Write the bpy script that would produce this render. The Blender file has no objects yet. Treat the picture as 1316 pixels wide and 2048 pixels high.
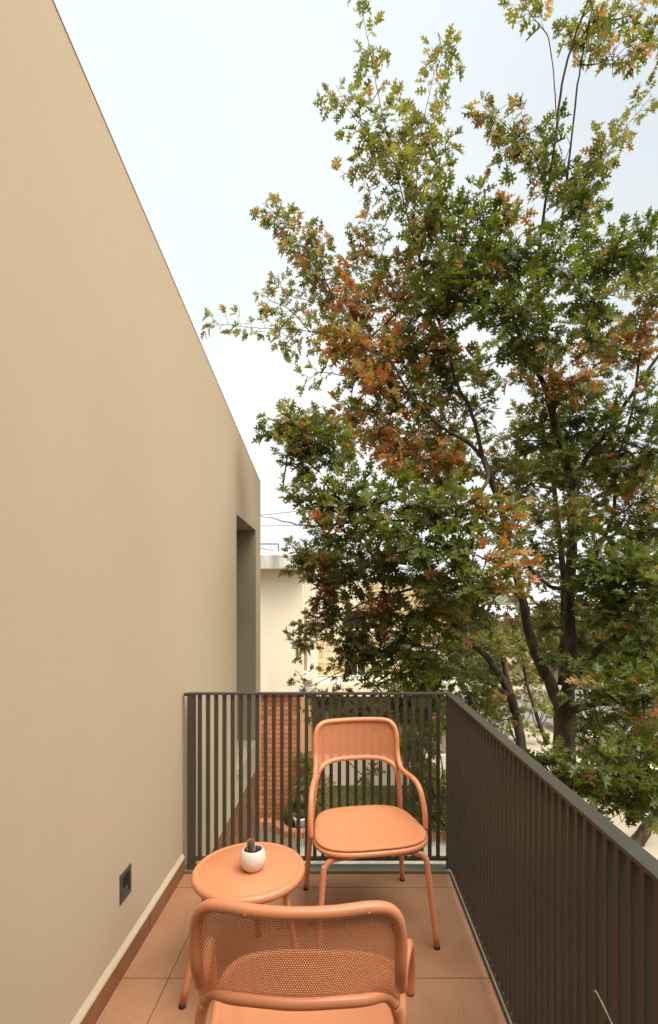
import bpy, bmesh, math, random
import numpy as np
from mathutils import Vector, Matrix, Quaternion
R = math.radians
rnd = random.Random(7)
nr = np.random.default_rng(11)
S = bpy.context.scene
C = S.collection

# ---------------------------------------------------------------- camera
F = 1000.0; VX, VY, H = 690.0, 1210.0, 1.5          # focal length / horizon in source pixels, eye height in metres
cam = bpy.data.cameras.new("camera"); camo = bpy.data.objects.new("camera", cam); C.objects.link(camo)
camo.location = (0, 0, H); camo.rotation_euler = (R(90), 0, 0)
cam.sensor_fit = 'VERTICAL'; cam.sensor_height = 36; cam.sensor_width = 36*1316/2048
cam.lens = 36*F/2048; cam.shift_x = -(VX-658)/2048; cam.shift_y = (VY-1024)/2048
cam.clip_start = 0.02; cam.clip_end = 3000
S.camera = camo
def P(px, py, Y):                                   # a point seen at (px, py) standing Y metres in front of the eye
    return Vector(((px-VX)/F*Y, Y, H-(py-VY)/F*Y))

# ---------------------------------------------------------------- sky, sun, exposure
SUN_EL, SUN_AZ = R(60), R(138)                       # azimuth clockwise from +Y : high on the right
sd = Vector((math.sin(SUN_AZ)*math.cos(SUN_EL), math.cos(SUN_AZ)*math.cos(SUN_EL), math.sin(SUN_EL)))
W = bpy.data.worlds.new("World"); S.world = W; W.use_nodes = True
nt = W.node_tree; nt.nodes.clear()
def N(t, ty, **k):
    n = t.nodes.new(ty)
    for a, b in k.items(): setattr(n, a, b)
    return n
out = N(nt, 'ShaderNodeOutputWorld'); bg = N(nt, 'ShaderNodeBackground'); sky = N(nt, 'ShaderNodeTexSky')
sky.sky_type = 'NISHITA'; sky.sun_disc = False; sky.sun_elevation = SUN_EL; sky.sun_rotation = SUN_AZ
tc = N(nt, 'ShaderNodeTexCoord')
# cloud sheet: brighter round the hidden sun
dot = N(nt, 'ShaderNodeVectorMath', operation='DOT_PRODUCT'); dot.inputs[1].default_value = sd
nt.links.new(tc.outputs['Generated'], dot.inputs[0])
ramp = N(nt, 'ShaderNodeMapRange'); ramp.interpolation_type = 'SMOOTHSTEP'
ramp.inputs[1].default_value = 0.50; ramp.inputs[2].default_value = 1.0; ramp.inputs[3].default_value = 9.2; ramp.inputs[4].default_value = 36.0
nt.links.new(dot.outputs['Value'], ramp.inputs[0])
mp = N(nt, 'ShaderNodeMapping'); mp.inputs['Scale'].default_value = (1.0, 1.0, 1.7)
nt.links.new(tc.outputs['Generated'], mp.inputs[0])
noi = N(nt, 'ShaderNodeTexNoise'); noi.inputs['Scale'].default_value = 1.25; noi.inputs['Detail'].default_value = 4; noi.inputs['Roughness'].default_value = .45
nt.links.new(mp.outputs[0], noi.inputs[0])
cr = N(nt, 'ShaderNodeValToRGB'); cr.color_ramp.elements[0].position = .36; cr.color_ramp.elements[0].color = (.90, .98, 1.02, 1)
cr.color_ramp.elements[1].position = .60; cr.color_ramp.elements[1].color = (1.04, 1.07, 1.06, 1)
nt.links.new(noi.outputs['Fac'], cr.inputs[0])
mul = N(nt, 'ShaderNodeVectorMath', operation='SCALE'); nt.links.new(cr.outputs[0], mul.inputs[0]); nt.links.new(ramp.outputs[0], mul.inputs['Scale'])
mix = N(nt, 'ShaderNodeMixRGB')
# a thin blue opening in the cloud towards the right of the view
dr = N(nt, 'ShaderNodeVectorMath', operation='DOT_PRODUCT'); dr.inputs[1].default_value = Vector((.62, .62, .48)).normalized()
nt.links.new(tc.outputs['Generated'], dr.inputs[0])
mr = N(nt, 'ShaderNodeMapRange'); mr.interpolation_type = 'SMOOTHSTEP'
mr.inputs[1].default_value = .82; mr.inputs[2].default_value = 1.0; mr.inputs[3].default_value = .985; mr.inputs[4].default_value = .80
nt.links.new(dr.outputs['Value'], mr.inputs[0]); nt.links.new(mr.outputs[0], mix.inputs[0])
nt.links.new(sky.outputs[0], mix.inputs[1]); nt.links.new(mul.outputs[0], mix.inputs[2])
nt.links.new(mix.outputs[0], bg.inputs[0]); bg.inputs[1].default_value = 0.10
nt.links.new(bg.outputs[0], out.inputs[0])
sl = bpy.data.lights.new("sun", 'SUN'); sl.energy = 2.4; sl.angle = R(34); sl.color = (1.0, .90, .76)
so = bpy.data.objects.new("sun", sl); C.objects.link(so)
so.rotation_euler = sd.to_track_quat('Z', 'Y').to_euler()
S.view_settings.view_transform = 'Standard'; S.view_settings.look = 'None'
S.view_settings.exposure = 0.12; S.view_settings.gamma = 1.0
S.render.resolution_x = 658; S.render.resolution_y = 1024
S.cycles.max_bounces = 8; S.cycles.transparent_max_bounces = 24

# ---------------------------------------------------------------- materials
def mat(name, col, rough=.6, var=.06, vscale=6, bump=0, bscale=200, spec=.4, stain=None, coord='Object', metallic=0, hv=None):
    m = bpy.data.materials.new(name); m.use_nodes = True; t = m.node_tree; b = t.nodes['Principled BSDF']
    b.inputs['Roughness'].default_value = rough; b.inputs['Specular IOR Level'].default_value = spec; b.inputs['Metallic'].default_value = metallic
    tcn = N(t, 'ShaderNodeTexCoord')
    n1 = N(t, 'ShaderNodeTexNoise'); n1.inputs['Scale'].default_value = vscale; n1.inputs['Detail'].default_value = 5; n1.inputs['Roughness'].default_value = .6
    t.links.new(tcn.outputs[coord], n1.inputs[0])
    r = N(t, 'ShaderNodeValToRGB')
    r.color_ramp.elements[0].position = .3; r.color_ramp.elements[1].position = .7
    c2 = hv if hv else tuple(min(1, c*(1+var)) for c in col)
    r.color_ramp.elements[0].color = (*[c*(1-var) for c in col], 1); r.color_ramp.elements[1].color = (*c2, 1)
    t.links.new(n1.outputs['Fac'], r.inputs[0]); last = r.outputs[0]
    if stain:                                        # (colour, scale xyz, lo, hi) stretched noise: rain runs, dirt
        mp = N(t, 'ShaderNodeMapping'); mp.inputs['Scale'].default_value = stain[1]
        t.links.new(tcn.outputs[coord], mp.inputs[0])
        n2 = N(t, 'ShaderNodeTexNoise'); n2.inputs['Scale'].default_value = 1; n2.inputs['Detail'].default_value = 5
        t.links.new(mp.outputs[0], n2.inputs[0])
        q = N(t, 'ShaderNodeMapRange'); q.inputs[1].default_value = stain[2]; q.inputs[2].default_value = stain[3]; q.inputs[4].default_value = stain[4]
        t.links.new(n2.outputs['Fac'], q.inputs[0])
        mx = N(t, 'ShaderNodeMixRGB'); t.links.new(q.outputs[0], mx.inputs[0]); t.links.new(last, mx.inputs[1]); mx.inputs[2].default_value = (*stain[0], 1)
        last = mx.outputs[0]
    t.links.new(last, b.inputs['Base Color'])
    if bump:
        n3 = N(t, 'ShaderNodeTexNoise'); n3.inputs['Scale'].default_value = bscale; n3.inputs['Detail'].default_value = 4
        t.links.new(tcn.outputs[coord], n3.inputs[0])
        bp = N(t, 'ShaderNodeBump'); bp.inputs['Strength'].default_value = bump; bp.inputs['Distance'].default_value = .004
        t.links.new(n3.outputs['Fac'], bp.inputs['Height']); t.links.new(bp.outputs[0], b.inputs['Normal'])
    return m

def brick_mat(name, c1, c2, mortar, bw, bh, ms, axis='XZ', bump=.6, rough=.85, offs=.5, var=.2, loc=(0,0,0)):
    m = bpy.data.materials.new(name); m.use_nodes = True; t = m.node_tree; b = t.nodes['Principled BSDF']
    b.inputs['Roughness'].default_value = rough; b.inputs['Specular IOR Level'].default_value = .25
    tcn = N(t, 'ShaderNodeTexCoord'); sp = N(t, 'ShaderNodeSeparateXYZ'); cb = N(t, 'ShaderNodeCombineXYZ')
    mpn = N(t, 'ShaderNodeMapping'); mpn.inputs['Location'].default_value = loc
    t.links.new(tcn.outputs['Object'], mpn.inputs[0]); t.links.new(mpn.outputs[0], sp.inputs[0])
    t.links.new(sp.outputs['XYZ'.index(axis[0])], cb.inputs[0]); t.links.new(sp.outputs['XYZ'.index(axis[1])], cb.inputs[1])
    br = N(t, 'ShaderNodeTexBrick'); br.inputs['Scale'].default_value = 1; br.inputs['Brick Width'].default_value = bw
    br.inputs['Row Height'].default_value = bh; br.inputs['Mortar Size'].default_value = ms; br.inputs['Mortar Smooth'].default_value = .1
    br.offset = offs
    br.inputs['Color1'].default_value = (*c1, 1); br.inputs['Color2'].default_value = (*c2, 1); br.inputs['Mortar'].default_value = (*mortar, 1)
    t.links.new(cb.outputs[0], br.inputs[0])
    n1 = N(t, 'ShaderNodeTexNoise'); n1.inputs['Scale'].default_value = 5; n1.inputs['Detail'].default_value = 6
    t.links.new(tcn.outputs['Object'], n1.inputs[0])
    q = N(t, 'ShaderNodeMapRange'); q.inputs[1].default_value = .3; q.inputs[2].default_value = .7; q.inputs[3].default_value = 1-var; q.inputs[4].default_value = 1+var
    t.links.new(n1.outputs['Fac'], q.inputs[0])
    vm = N(t, 'ShaderNodeVectorMath', operation='SCALE'); t.links.new(br.outputs[0], vm.inputs[0]); t.links.new(q.outputs[0], vm.inputs['Scale'])
    t.links.new(vm.outputs[0], b.inputs['Base Color'])
    if bump:
        bp = N(t, 'ShaderNodeBump'); bp.inputs['Strength'].default_value = bump; bp.inputs['Distance'].default_value = -.01
        t.links.new(br.outputs['Fac'], bp.inputs['Height']); t.links.new(bp.outputs[0], b.inputs['Normal'])
    return m

OR = (.60, .225, .100)
def perforated(name, col, pitch=.0056, hole=.27):
    m = bpy.data.materials.new(name); m.use_nodes = True; t = m.node_tree; b = t.nodes['Principled BSDF']
    b.inputs['Base Color'].default_value = (*col, 1); b.inputs['Roughness'].default_value = .42
    o = t.nodes['Material Output']; uv = N(t, 'ShaderNodeUVMap'); sp = N(t, 'ShaderNodeSeparateXYZ'); t.links.new(uv.outputs[0], sp.inputs[0])
    def M(op, a, bb=None):
        n = N(t, 'ShaderNodeMath', operation=op)
        for i, v in enumerate((a, bb)):
            if v is None: continue
            if isinstance(v, (int, float)): n.inputs[i].default_value = v
            else: t.links.new(v, n.inputs[i])
        return n.outputs[0]
    v = M('DIVIDE', sp.outputs[1], pitch*.866); row = M('FLOOR', v); off = M('MULTIPLY', M('MODULO', row, 2.0), .5)
    u = M('ADD', M('DIVIDE', sp.outputs[0], pitch), off)
    fx = M('SUBTRACT', M('FRACT', u), .5); fy = M('MULTIPLY', M('SUBTRACT', M('FRACT', v), .5), .866)
    d = M('SQRT', M('ADD', M('MULTIPLY', fx, fx), M('MULTIPLY', fy, fy)))
    h = M('LESS_THAN', d, hole)
    tr = N(t, 'ShaderNodeBsdfTransparent'); mx = N(t, 'ShaderNodeMixShader')
    t.links.new(h, mx.inputs[0]); t.links.new(b.outputs[0], mx.inputs[1]); t.links.new(tr.outputs[0], mx.inputs[2])
    t.links.new(mx.outputs[0], o.inputs[0]); return m

def leaf_mat(name, cols, trans=.45):
    """one colour per leaf, read from the 'tone' attribute"""
    m = bpy.data.materials.new(name); m.use_nodes = True; t = m.node_tree; b = t.nodes['Principled BSDF']
    a = N(t, 'ShaderNodeAttribute'); a.attribute_name = 'tone'
    r = N(t, 'ShaderNodeValToRGB'); e = r.color_ramp.elements
    for i, (p, c) in enumerate(cols):
        if i < 2: el = e[i]; el.position = p
        else: el = e.new(p)
        el.color = (*c, 1)
    t.links.new(a.outputs['Fac'], r.inputs[0]); t.links.new(r.outputs[0], b.inputs['Base Color'])
    b.inputs['Roughness'].default_value = .42; b.inputs['Specular IOR Level'].default_value = .45
    tl = N(t, 'ShaderNodeBsdfTranslucent'); mx = N(t, 'ShaderNodeMixShader'); mx.inputs[0].default_value = trans
    g = N(t, 'ShaderNodeVectorMath', operation='MULTIPLY'); g.inputs[1].default_value = (1.25, 1.3, .6); t.links.new(r.outputs[0], g.inputs[0])
    t.links.new(g.outputs[0], tl.inputs[0])
    t.links.new(b.outputs[0], mx.inputs[1]); t.links.new(tl.outputs[0], mx.inputs[2]); t.links.new(mx.outputs[0], t.nodes['Material Output'].inputs[0])
    return m

M = dict(
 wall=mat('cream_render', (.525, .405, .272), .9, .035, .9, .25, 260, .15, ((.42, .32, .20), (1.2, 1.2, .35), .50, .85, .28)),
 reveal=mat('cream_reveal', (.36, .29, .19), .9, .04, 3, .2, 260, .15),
 own_brick=brick_mat('brown_brick', (.33, .125, .045), (.25, .09, .032), (.16, .10, .055), .24, .075, .012, 'YZ'),
 floor=None,
 skirt=mat('skirting_tile', (.26, .105, .045), .55, .1, 5, .05, 90),
 fillet=mat('skirting_plaster', (.47, .38, .26), .85, .06, 20, .2, 200),
 kerb=mat('grey_green_edge', (.14, .135, .095), .6, .15, 14, .2, 120),
 rail=mat('bronze_paint', (.058, .049, .035), .45, .06, 30, 0, 300, .4),
 orange=mat('terracotta_powder_coat', OR, .36, .05, 7, .03, 500, .5),
 perf=perforated('perforated_terracotta_sheet', OR), perfs=perforated('perforated_seat_sheet', OR, .0054, .22),
 pad=mat('terracotta_weave', (.60, .23, .105), .8, .04, 60, .5, 700, .2),
 rubber=mat('black_rubber', (.012, .011, .010), .6),
 pot=mat('white_glaze', (.66, .60, .48), .22, .05, 18, 0, 1, .5),
 soil=mat('dark_soil', (.022, .012, .007), .6, .5, 90, 1.0, 160, .5, hv=(.075, .035, .018)),
 cactus=mat('brown_cactus', (.10, .075, .035), .8, .3, 60, .8, 120, .2),
 spine=mat('pale_spines', (.40, .29, .17), .8),
 steel=mat('dark_bezel', (.085, .075, .055), .45, .1, 40, .05, 300, .5, metallic=.3),
 dark=mat('dark_glass', (.02, .018, .015), .15, .1, 3, 0, 1, .6),
 black=mat('black_recess', (.012, .010, .008), .8),
 cream=mat('cream_paint', (.88, .76, .57), .9, .03, .6, .15, 60, .15, ((.66, .54, .36), (2, 2, .4), .5, .8, .4)),
 cream2=mat('pale_paint', (.80, .71, .55), .9, .03, .6, .15, 60, .15),
 shade=mat('taupe_paint', (.34, .27, .18), .9, .06, 1, .15, 60, .15),
 fascia=mat('stained_concrete', (.66, .63, .55), .85, .08, 4, .3, 60, .2, ((.22, .18, .12), (7, 7, .6), .45, .72, .75)),
 white=mat('white_metal', (.80, .79, .73), .5, .04, 5),
 stone=brick_mat('yellow_stone', (.62, .48, .26), (.52, .38, .19), (.36, .27, .15), .55, .16, .02, 'XZ'),
 nbrick=brick_mat('red_brick', (.60, .215, .085), (.48, .155, .058), (.22, .10, .05), .27, .098, .009, 'XZ', loc=(.1, 0, .02)),
 salmon=mat('salmon_plaster', (.62, .34, .18), .85, .06, 2, .2, 60),
 terracotta=mat('terracotta', (.55, .235, .12), .8, .12, 8, .2, 60),
 path=mat('stone_paving', (.34, .30, .22), .85, .25, 1.4, .3, 20, .2, ((.16, .145, .10), (1.3, 1.3, 1.3), .46, .62, .8), hv=(.52, .47, .37)),
 ground=mat('bare_earth', (.17, .13, .075), .95, .3, .5, .4, 8, .1),
 grass=mat('mown_grass', (.13, .135, .035), .9, .35, 5, .6, 60, .1, hv=(.22, .19, .055)),
 blade=mat('grass_blade', (.15, .16, .035), .8, .2, 3),
 asphalt=mat('asphalt', (.20, .185, .165), .9, .12, 1.2, .3, 60, .2),
 pave=mat('pale_pavement', (.40, .33, .235), .9, .1, 1.5, .2, 30, .2, ((.40, .32, .22), (1, 1, 1), .52, .75, .5)),
 bark=mat('grey_brown_bark', (.075, .054, .034), .9, .35, 14, .9, 60, .15, ((.022, .015, .010), (9, 9, 2), .42, .62, .8)),
 twig=mat('brown_twig', (.085, .055, .033), .85, .2, 9),
 roofmetal=mat('white_roof_sheet', (.70, .74, .76), .5, .05, 2),
 hill=mat('wooded_hill', (.14, .155, .085), 1, .3, .12, 0, 1, .05),
 peach=mat('peach_render', (.62, .43, .27), .9, .06, 1, .1, 30),
 wire=mat('cable', (.05, .05, .05), .7),
 drywall=mat('rosy_wall', (.36, .26, .19), .9, .1, 1.5, .2, 40),
)
OAK = [(0.0, (.050, .062, .010)), (.16, (.090, .112, .014)), (.36, (.165, .178, .028)), (.50, (.28, .252, .060)),
       (.62, (.36, .25, .085)), (.76, (.45, .20, .065)), (.88, (.47, .13, .045)), (1.0, (.17, .09, .05))]
M['leaf'] = leaf_mat('oak_leaf', OAK)
M['leaf_far'] = leaf_mat('far_leaf', [(0, (.035, .060, .018)), (.5, (.090, .120, .030)), (1, (.17, .18, .045))], .3)

# ---------------------------------------------------------------- builders
def link_mesh(name, me, m, parent=None):
    o = bpy.data.objects.new(name, me); C.objects.link(o)
    for mm in (m if isinstance(m, (list, tuple)) else [m]): me.materials.append(mm)
    if parent: o.parent = parent
    return o
def finish(name, bm, m, parent=None, smooth=False, bevel=0):
    if bevel:
        bmesh.ops.bevel(bm, geom=bm.edges[:], offset=bevel, segments=2, affect='EDGES', profile=.5)
    bmesh.ops.recalc_face_normals(bm, faces=bm.faces)
    me = bpy.data.meshes.new(name); bm.to_mesh(me); bm.free()
    if smooth:
        me.polygons.foreach_set('use_smooth', [True]*len(me.polygons))
    return link_mesh(name, me, m, parent)
def add_box(bm, x0, x1, y0, y1, z0, z1):
    g = bmesh.ops.create_cube(bm, size=1)['verts']
    for v in g:
        v.co = Vector((x0+(v.co.x+.5)*(x1-x0), y0+(v.co.y+.5)*(y1-y0), z0+(v.co.z+.5)*(z1-z0)))
    return g
def box(name, m, b, parent=None, bevel=0):
    bm = bmesh.new(); add_box(bm, *b); return finish(name, bm, m, parent, bevel=bevel)
def empty(name, loc, label, cat, group=None, kind=None, rz=0):
    o = bpy.data.objects.new(name, None); C.objects.link(o); o.location = loc; o.rotation_euler = (0, 0, rz); o.empty_display_size = .1
    return tag(o, label, cat, group, kind)
def tag(o, label=None, cat=None, group=None, kind=None):
    if label: o['label'] = label
    if cat: o['category'] = cat
    if group: o['group'] = group
    if kind: o['kind'] = kind
    return o
def catmull(pts, n=6):
    pts = [Vector(p) for p in pts]
    if len(pts) < 3: return pts
    o = []
    q = [pts[0]*2-pts[1]] + pts + [pts[-1]*2-pts[-2]]
    for i in range(1, len(q)-2):
        a, b, c, d = q[i-1:i+3]
        for k in range(n):
            t = k/n
            o.append(.5*((2*b)+(-a+c)*t+(2*a-5*b+4*c-d)*t*t+(-a+3*b-3*c+d)*t**3))
    o.append(pts[-1]); return o
def sweep(bm, pts, rads, seg=12, closed=False, cap=True):
    """tube along pts"""
    n = len(pts)
    if isinstance(rads, (int, float)): rads = [rads]*n
    tan = []
    for i in range(n):
        a = pts[(i-1) % n] if (closed or i > 0) else pts[i]; b = pts[(i+1) % n] if (closed or i < n-1) else pts[i]
        d = b-a; tan.append(d.normalized() if d.length > 1e-9 else Vector((0, 0, 1)))
    up = Vector((0, 0, 1)) if abs(tan[0].z) < .9 else Vector((0, 1, 0))
    nrm = (up-tan[0]*up.dot(tan[0])).normalized()
    rings = []
    for i in range(n):
        nrm = nrm-tan[i]*nrm.dot(tan[i])
        if nrm.length < 1e-6: nrm = tan[i].orthogonal()
        nrm.normalize(); bn = tan[i].cross(nrm)
        rings.append([bm.verts.new(pts[i]+(nrm*math.cos(2*math.pi*k/seg)+bn*math.sin(2*math.pi*k/seg))*rads[i]) for k in range(seg)])
    for i in range(n if closed else n-1):
        A = rings[i]; B = rings[(i+1) % n]
        sh = 0
        if closed and i == n-1:
            best = 1e9
            for s in range(seg):
                dd = (A[0].co-B[s].co).length
                if dd < best: best = dd; sh = s
        for k in range(seg):
            bm.faces.new((A[k], A[(k+1) % seg], B[(k+1+sh) % seg], B[(k+sh) % seg]))
    if cap and not closed:
        bm.faces.new(rings[0][::-1]); bm.faces.new(rings[-1])
def tube(name, pts, r, m, parent=None, seg=16, closed=False, n=6, raw=False):
    bm = bmesh.new(); pp = pts if raw else catmull(pts, n); pp = [Vector(p) for p in pp]
    sweep(bm, pp, r, seg, closed); return finish(name, bm, m, parent, smooth=True)
def lathe(name, prof, m, parent=None, seg=48, loc=(0, 0, 0)):
    bm = bmesh.new(); rings = []
    for r, z in prof:
        if r < 1e-6: rings.append([bm.verts.new((loc[0], loc[1], loc[2]+z))])
        else: rings.append([bm.verts.new((loc[0]+r*math.cos(2*math.pi*k/seg), loc[1]+r*math.sin(2*math.pi*k/seg), loc[2]+z)) for k in range(seg)])
    for a, b in zip(rings, rings[1:]):
        for k in range(seg):
            k2 = (k+1) % seg
            if len(a) == 1 and len(b) == 1: continue
            if len(a) == 1: bm.faces.new((a[0], b[k], b[k2]))
            elif len(b) == 1: bm.faces.new((a[k], a[k2], b[0]))
            else: bm.faces.new((a[k], a[k2], b[k2], b[k]))
    return finish(name, bm, m, parent, smooth=True)
def copy_tree(o, parent=None):
    c = o.copy(); C.objects.link(c); c.parent = parent
    for ch in list(o.children): copy_tree(ch, c)
    return c

# ---------------------------------------------------------------- setting: ground, road, pavement, path, hills
G = -3.0
def sheet(name, m, x0, x1, y0, y1, z, kind='structure', sub=1):
    bm = bmesh.new(); v = [bm.verts.new(p) for p in ((x0, y0, z), (x1, y0, z), (x1, y1, z), (x0, y1, z))]; bm.faces.new(v)
    return tag(finish(name, bm, m), kind=kind)
sheet('ground', M['ground'], -300, 400, -60, 700, G)
sheet('path', M['path'], -.9, 5.0, 2, 10.55, G+.004)
sheet('pavement', M['pave'], 5.0, 7.3, 2, 19, G+.008)
sheet('driveway', M['asphalt'], 7.7, 22, 2, 19, G+.008)
sheet('road', M['asphalt'], 1, 60, 19, 26, G+.012)
bm = bmesh.new(); add_box(bm, 1, 60, 26, 26.15, G, G+.13); add_box(bm, 1, 60, 26.15, 27.6, G, G+.12); tag(finish('far_pavement', bm, M['pave']), kind='structure')
sheet('lawn', M['grass'], -.4, 4.2, 10.6, 12.4, G+.02)
# lawn blades
bm = bmesh.new()
for i in range(9000):
    x = rnd.uniform(-.35, 3.0); y = rnd.uniform(10.62, 12.36); h = rnd.uniform(.03, .09); a = rnd.uniform(0, 6.3); w = .006
    dx, dy = math.cos(a)*w, math.sin(a)*w; tx, ty = rnd.gauss(0, .02), rnd.gauss(0, .02)
    bm.faces.new((bm.verts.new((x-dx, y-dy, G+.02)), bm.verts.new((x+dx, y+dy, G+.02)), bm.verts.new((x+tx, y+ty, G+.02+h))))
tag(finish('grass', bm, M['blade']), 'short green grass growing on the small garden lawn', 'grass', kind='stuff')
# hills
bm = bmesh.new(); prev = None
for i in range(90):
    x = -260+i*9; z = 7+6*math.sin(i*.21)+3*math.sin(i*.57+1)+rnd.uniform(-.5, .5)
    row = [bm.verts.new((x, 330, G-.5)), bm.verts.new((x, 370, z*.7)), bm.verts.new((x, 430, z)), bm.verts.new((x, 560, G-.5))]
    if prev:
        for k in range(3): bm.faces.new((prev[k], row[k], row[k+1], prev[k+1]))
    prev = row
tag(finish('hills', bm, M['hill'], smooth=True), kind='structure')

# ---------------------------------------------------------------- own house
XW = -.915
house = empty('house', (-3, 3, G), 'cream rendered house wall on the left with sloping top edge and brown brick base', 'house')
def top(y): return 3.39-.147*(y-1.564)
WY0, WY1, WZ0, WZ1 = 4.217, 5.13, .10, 2.267
bm = bmesh.new()
Y0, Y1, ZB = -2.0, 5.41, -.193
def quad(bm, *p): return bm.faces.new([bm.verts.new(q) for q in p])
X2 = -5.0
# front face with a window hole (strips)
def strip(ya, yb, za0, zb0, za1, zb1):
    quad(bm, (XW, ya, za0), (XW, yb, zb0), (XW, yb, zb1), (XW, ya, za1))
strip(Y0, WY0, ZB, ZB, top(Y0), top(WY0)); strip(WY1, Y1, ZB, ZB, top(WY1), top(Y1))
strip(WY0, WY1, ZB, ZB, WZ0, WZ0); strip(WY0, WY1, WZ1, WZ1, top(WY0), top(WY1))
quad(bm, (XW, Y1, ZB), (X2, Y1, ZB), (X2, Y1, top(Y1)), (XW, Y1, top(Y1)))
quad(bm, (XW, Y0, ZB), (X2, Y0, ZB), (X2, Y0, top(Y0)), (XW, Y0, top(Y0)))
quad(bm, (XW, Y0, top(Y0)), (XW, Y1, top(Y1)), (X2, Y1, top(Y1)), (X2, Y0, top(Y0)))
quad(bm, (XW, Y0, ZB), (XW, Y1, ZB), (X2, Y1, ZB), (X2, Y0, ZB))
quad(bm, (X2, Y0, ZB), (X2, Y1, ZB), (X2, Y1, top(Y1)), (X2, Y0, top(Y0)))
bmesh.ops.remove_doubles(bm, verts=bm.verts, dist=1e-4)
w = finish('wall', bm, M['wall'], house); w.location = Vector((3, -3, -G))
# thin flashing along the sloped top
bm = bmesh.new(); t_ = .005
for (a, b) in ((Y0, Y1),):
    vs = [bm.verts.new(p) for p in ((XW+.0025, a, top(a)+.001), (XW+.0025, b+.003, top(b)+.001), (XW+.0025, b+.003, top(b)+t_), (XW+.0025, a, top(a)+t_),
                                     (XW-.25, a, top(a)+.001), (XW-.25, b+.003, top(b)+.001), (XW-.25, b+.003, top(b)+t_), (XW-.25, a, top(a)+t_))]
    for f in ((0, 1, 2, 3), (4, 5, 6, 7), (0, 1, 5, 4), (3, 2, 6, 7), (0, 3, 7, 4), (1, 2, 6, 5)): bm.faces.new([vs[i] for i in f])
o = finish('roof_edge', bm, M['wall'], house); o.location = w.location
win = bpy.data.objects.new('window', None); C.objects.link(win); win.parent = house; win.location = w.location
D = .30
bm = bmesh.new()
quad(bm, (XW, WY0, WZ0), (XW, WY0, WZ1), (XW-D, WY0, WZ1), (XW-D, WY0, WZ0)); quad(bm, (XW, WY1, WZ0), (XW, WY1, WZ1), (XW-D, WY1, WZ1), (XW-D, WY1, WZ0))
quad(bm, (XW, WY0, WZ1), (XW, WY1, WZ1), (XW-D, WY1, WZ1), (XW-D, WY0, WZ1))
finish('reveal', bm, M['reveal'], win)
box('sill', M['fillet'], (XW-D, XW+.02, WY0+.002, WY1-.002, WZ0-.035, WZ0+.012), win)
bm = bmesh.new(); xf = XW-D
for b in ((xf-.03, xf+.03, WY0+.001, WY0+.05, WZ0+.012, WZ1-.001), (xf-.03, xf+.03, WY1-.05, WY1-.001, WZ0+.012, WZ1-.001), (xf-.03, xf+.03, WY0+.05, WY1-.05, WZ1-.05, WZ1-.001), (xf-.03, xf+.03, WY0+.05, WY1-.05, WZ0+.012, WZ0+.06), (xf-.03, xf+.03, (WY0+WY1)/2-.02, (WY0+WY1)/2+.02, WZ0+.06, WZ1-.05)): add_box(bm, *b)
finish('frame', bm, M['rail'], win)
box('pane', M['dark'], (xf-.012, xf-.006, WY0+.05, WY1-.05, WZ0+.05, WZ1-.05), win)
o = box('brick_wall', M['own_brick'], (X2+.05, XW-.012, Y0, Y1-.02, G, ZB), house); o.location = w.location
# unseen wall added behind the eye to block light from the rear
o = box('added_rear_wall', M['wall'], (XW+.002, 3.5, -.95, -.70, ZB, 3.55), house); o.location = w.location
o = box('added_dark_panel', M['dark'], (-.8, 1.2, -.699, -.68, .02, 2.55), house); o.location = w.location  # unseen dark panel, added to keep bounced light off the near chair back
# skirting and its plaster fillet
bm = bmesh.new(); ys = -1.9; k = 0
while ys < 2.78:
    ye = min(ys+.596, 2.80); add_box(bm, XW+.001, -.897, ys+.002, ye-.001, .0, .082); ys += .60
o = finish('skirting', bm, M['skirt'], house); o.location = w.location
bm = bmesh.new()
vs = [(XW+.001, .083), (-.8965, .083), (-.899, .090), (XW+.001, .108)]
a = [bm.verts.new((x, -1.9, z)) for x, z in vs]; b = [bm.verts.new((x, 2.805, z)) for x, z in vs]
for i in range(4): bm.faces.new((a[i], a[(i+1) % 4], b[(i+1) % 4], b[i]))
bm.faces.new(a[::-1]); bm.faces.new(b)
o = finish('skirting_cap', bm, M['fillet'], house); o.location = w.location

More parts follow.
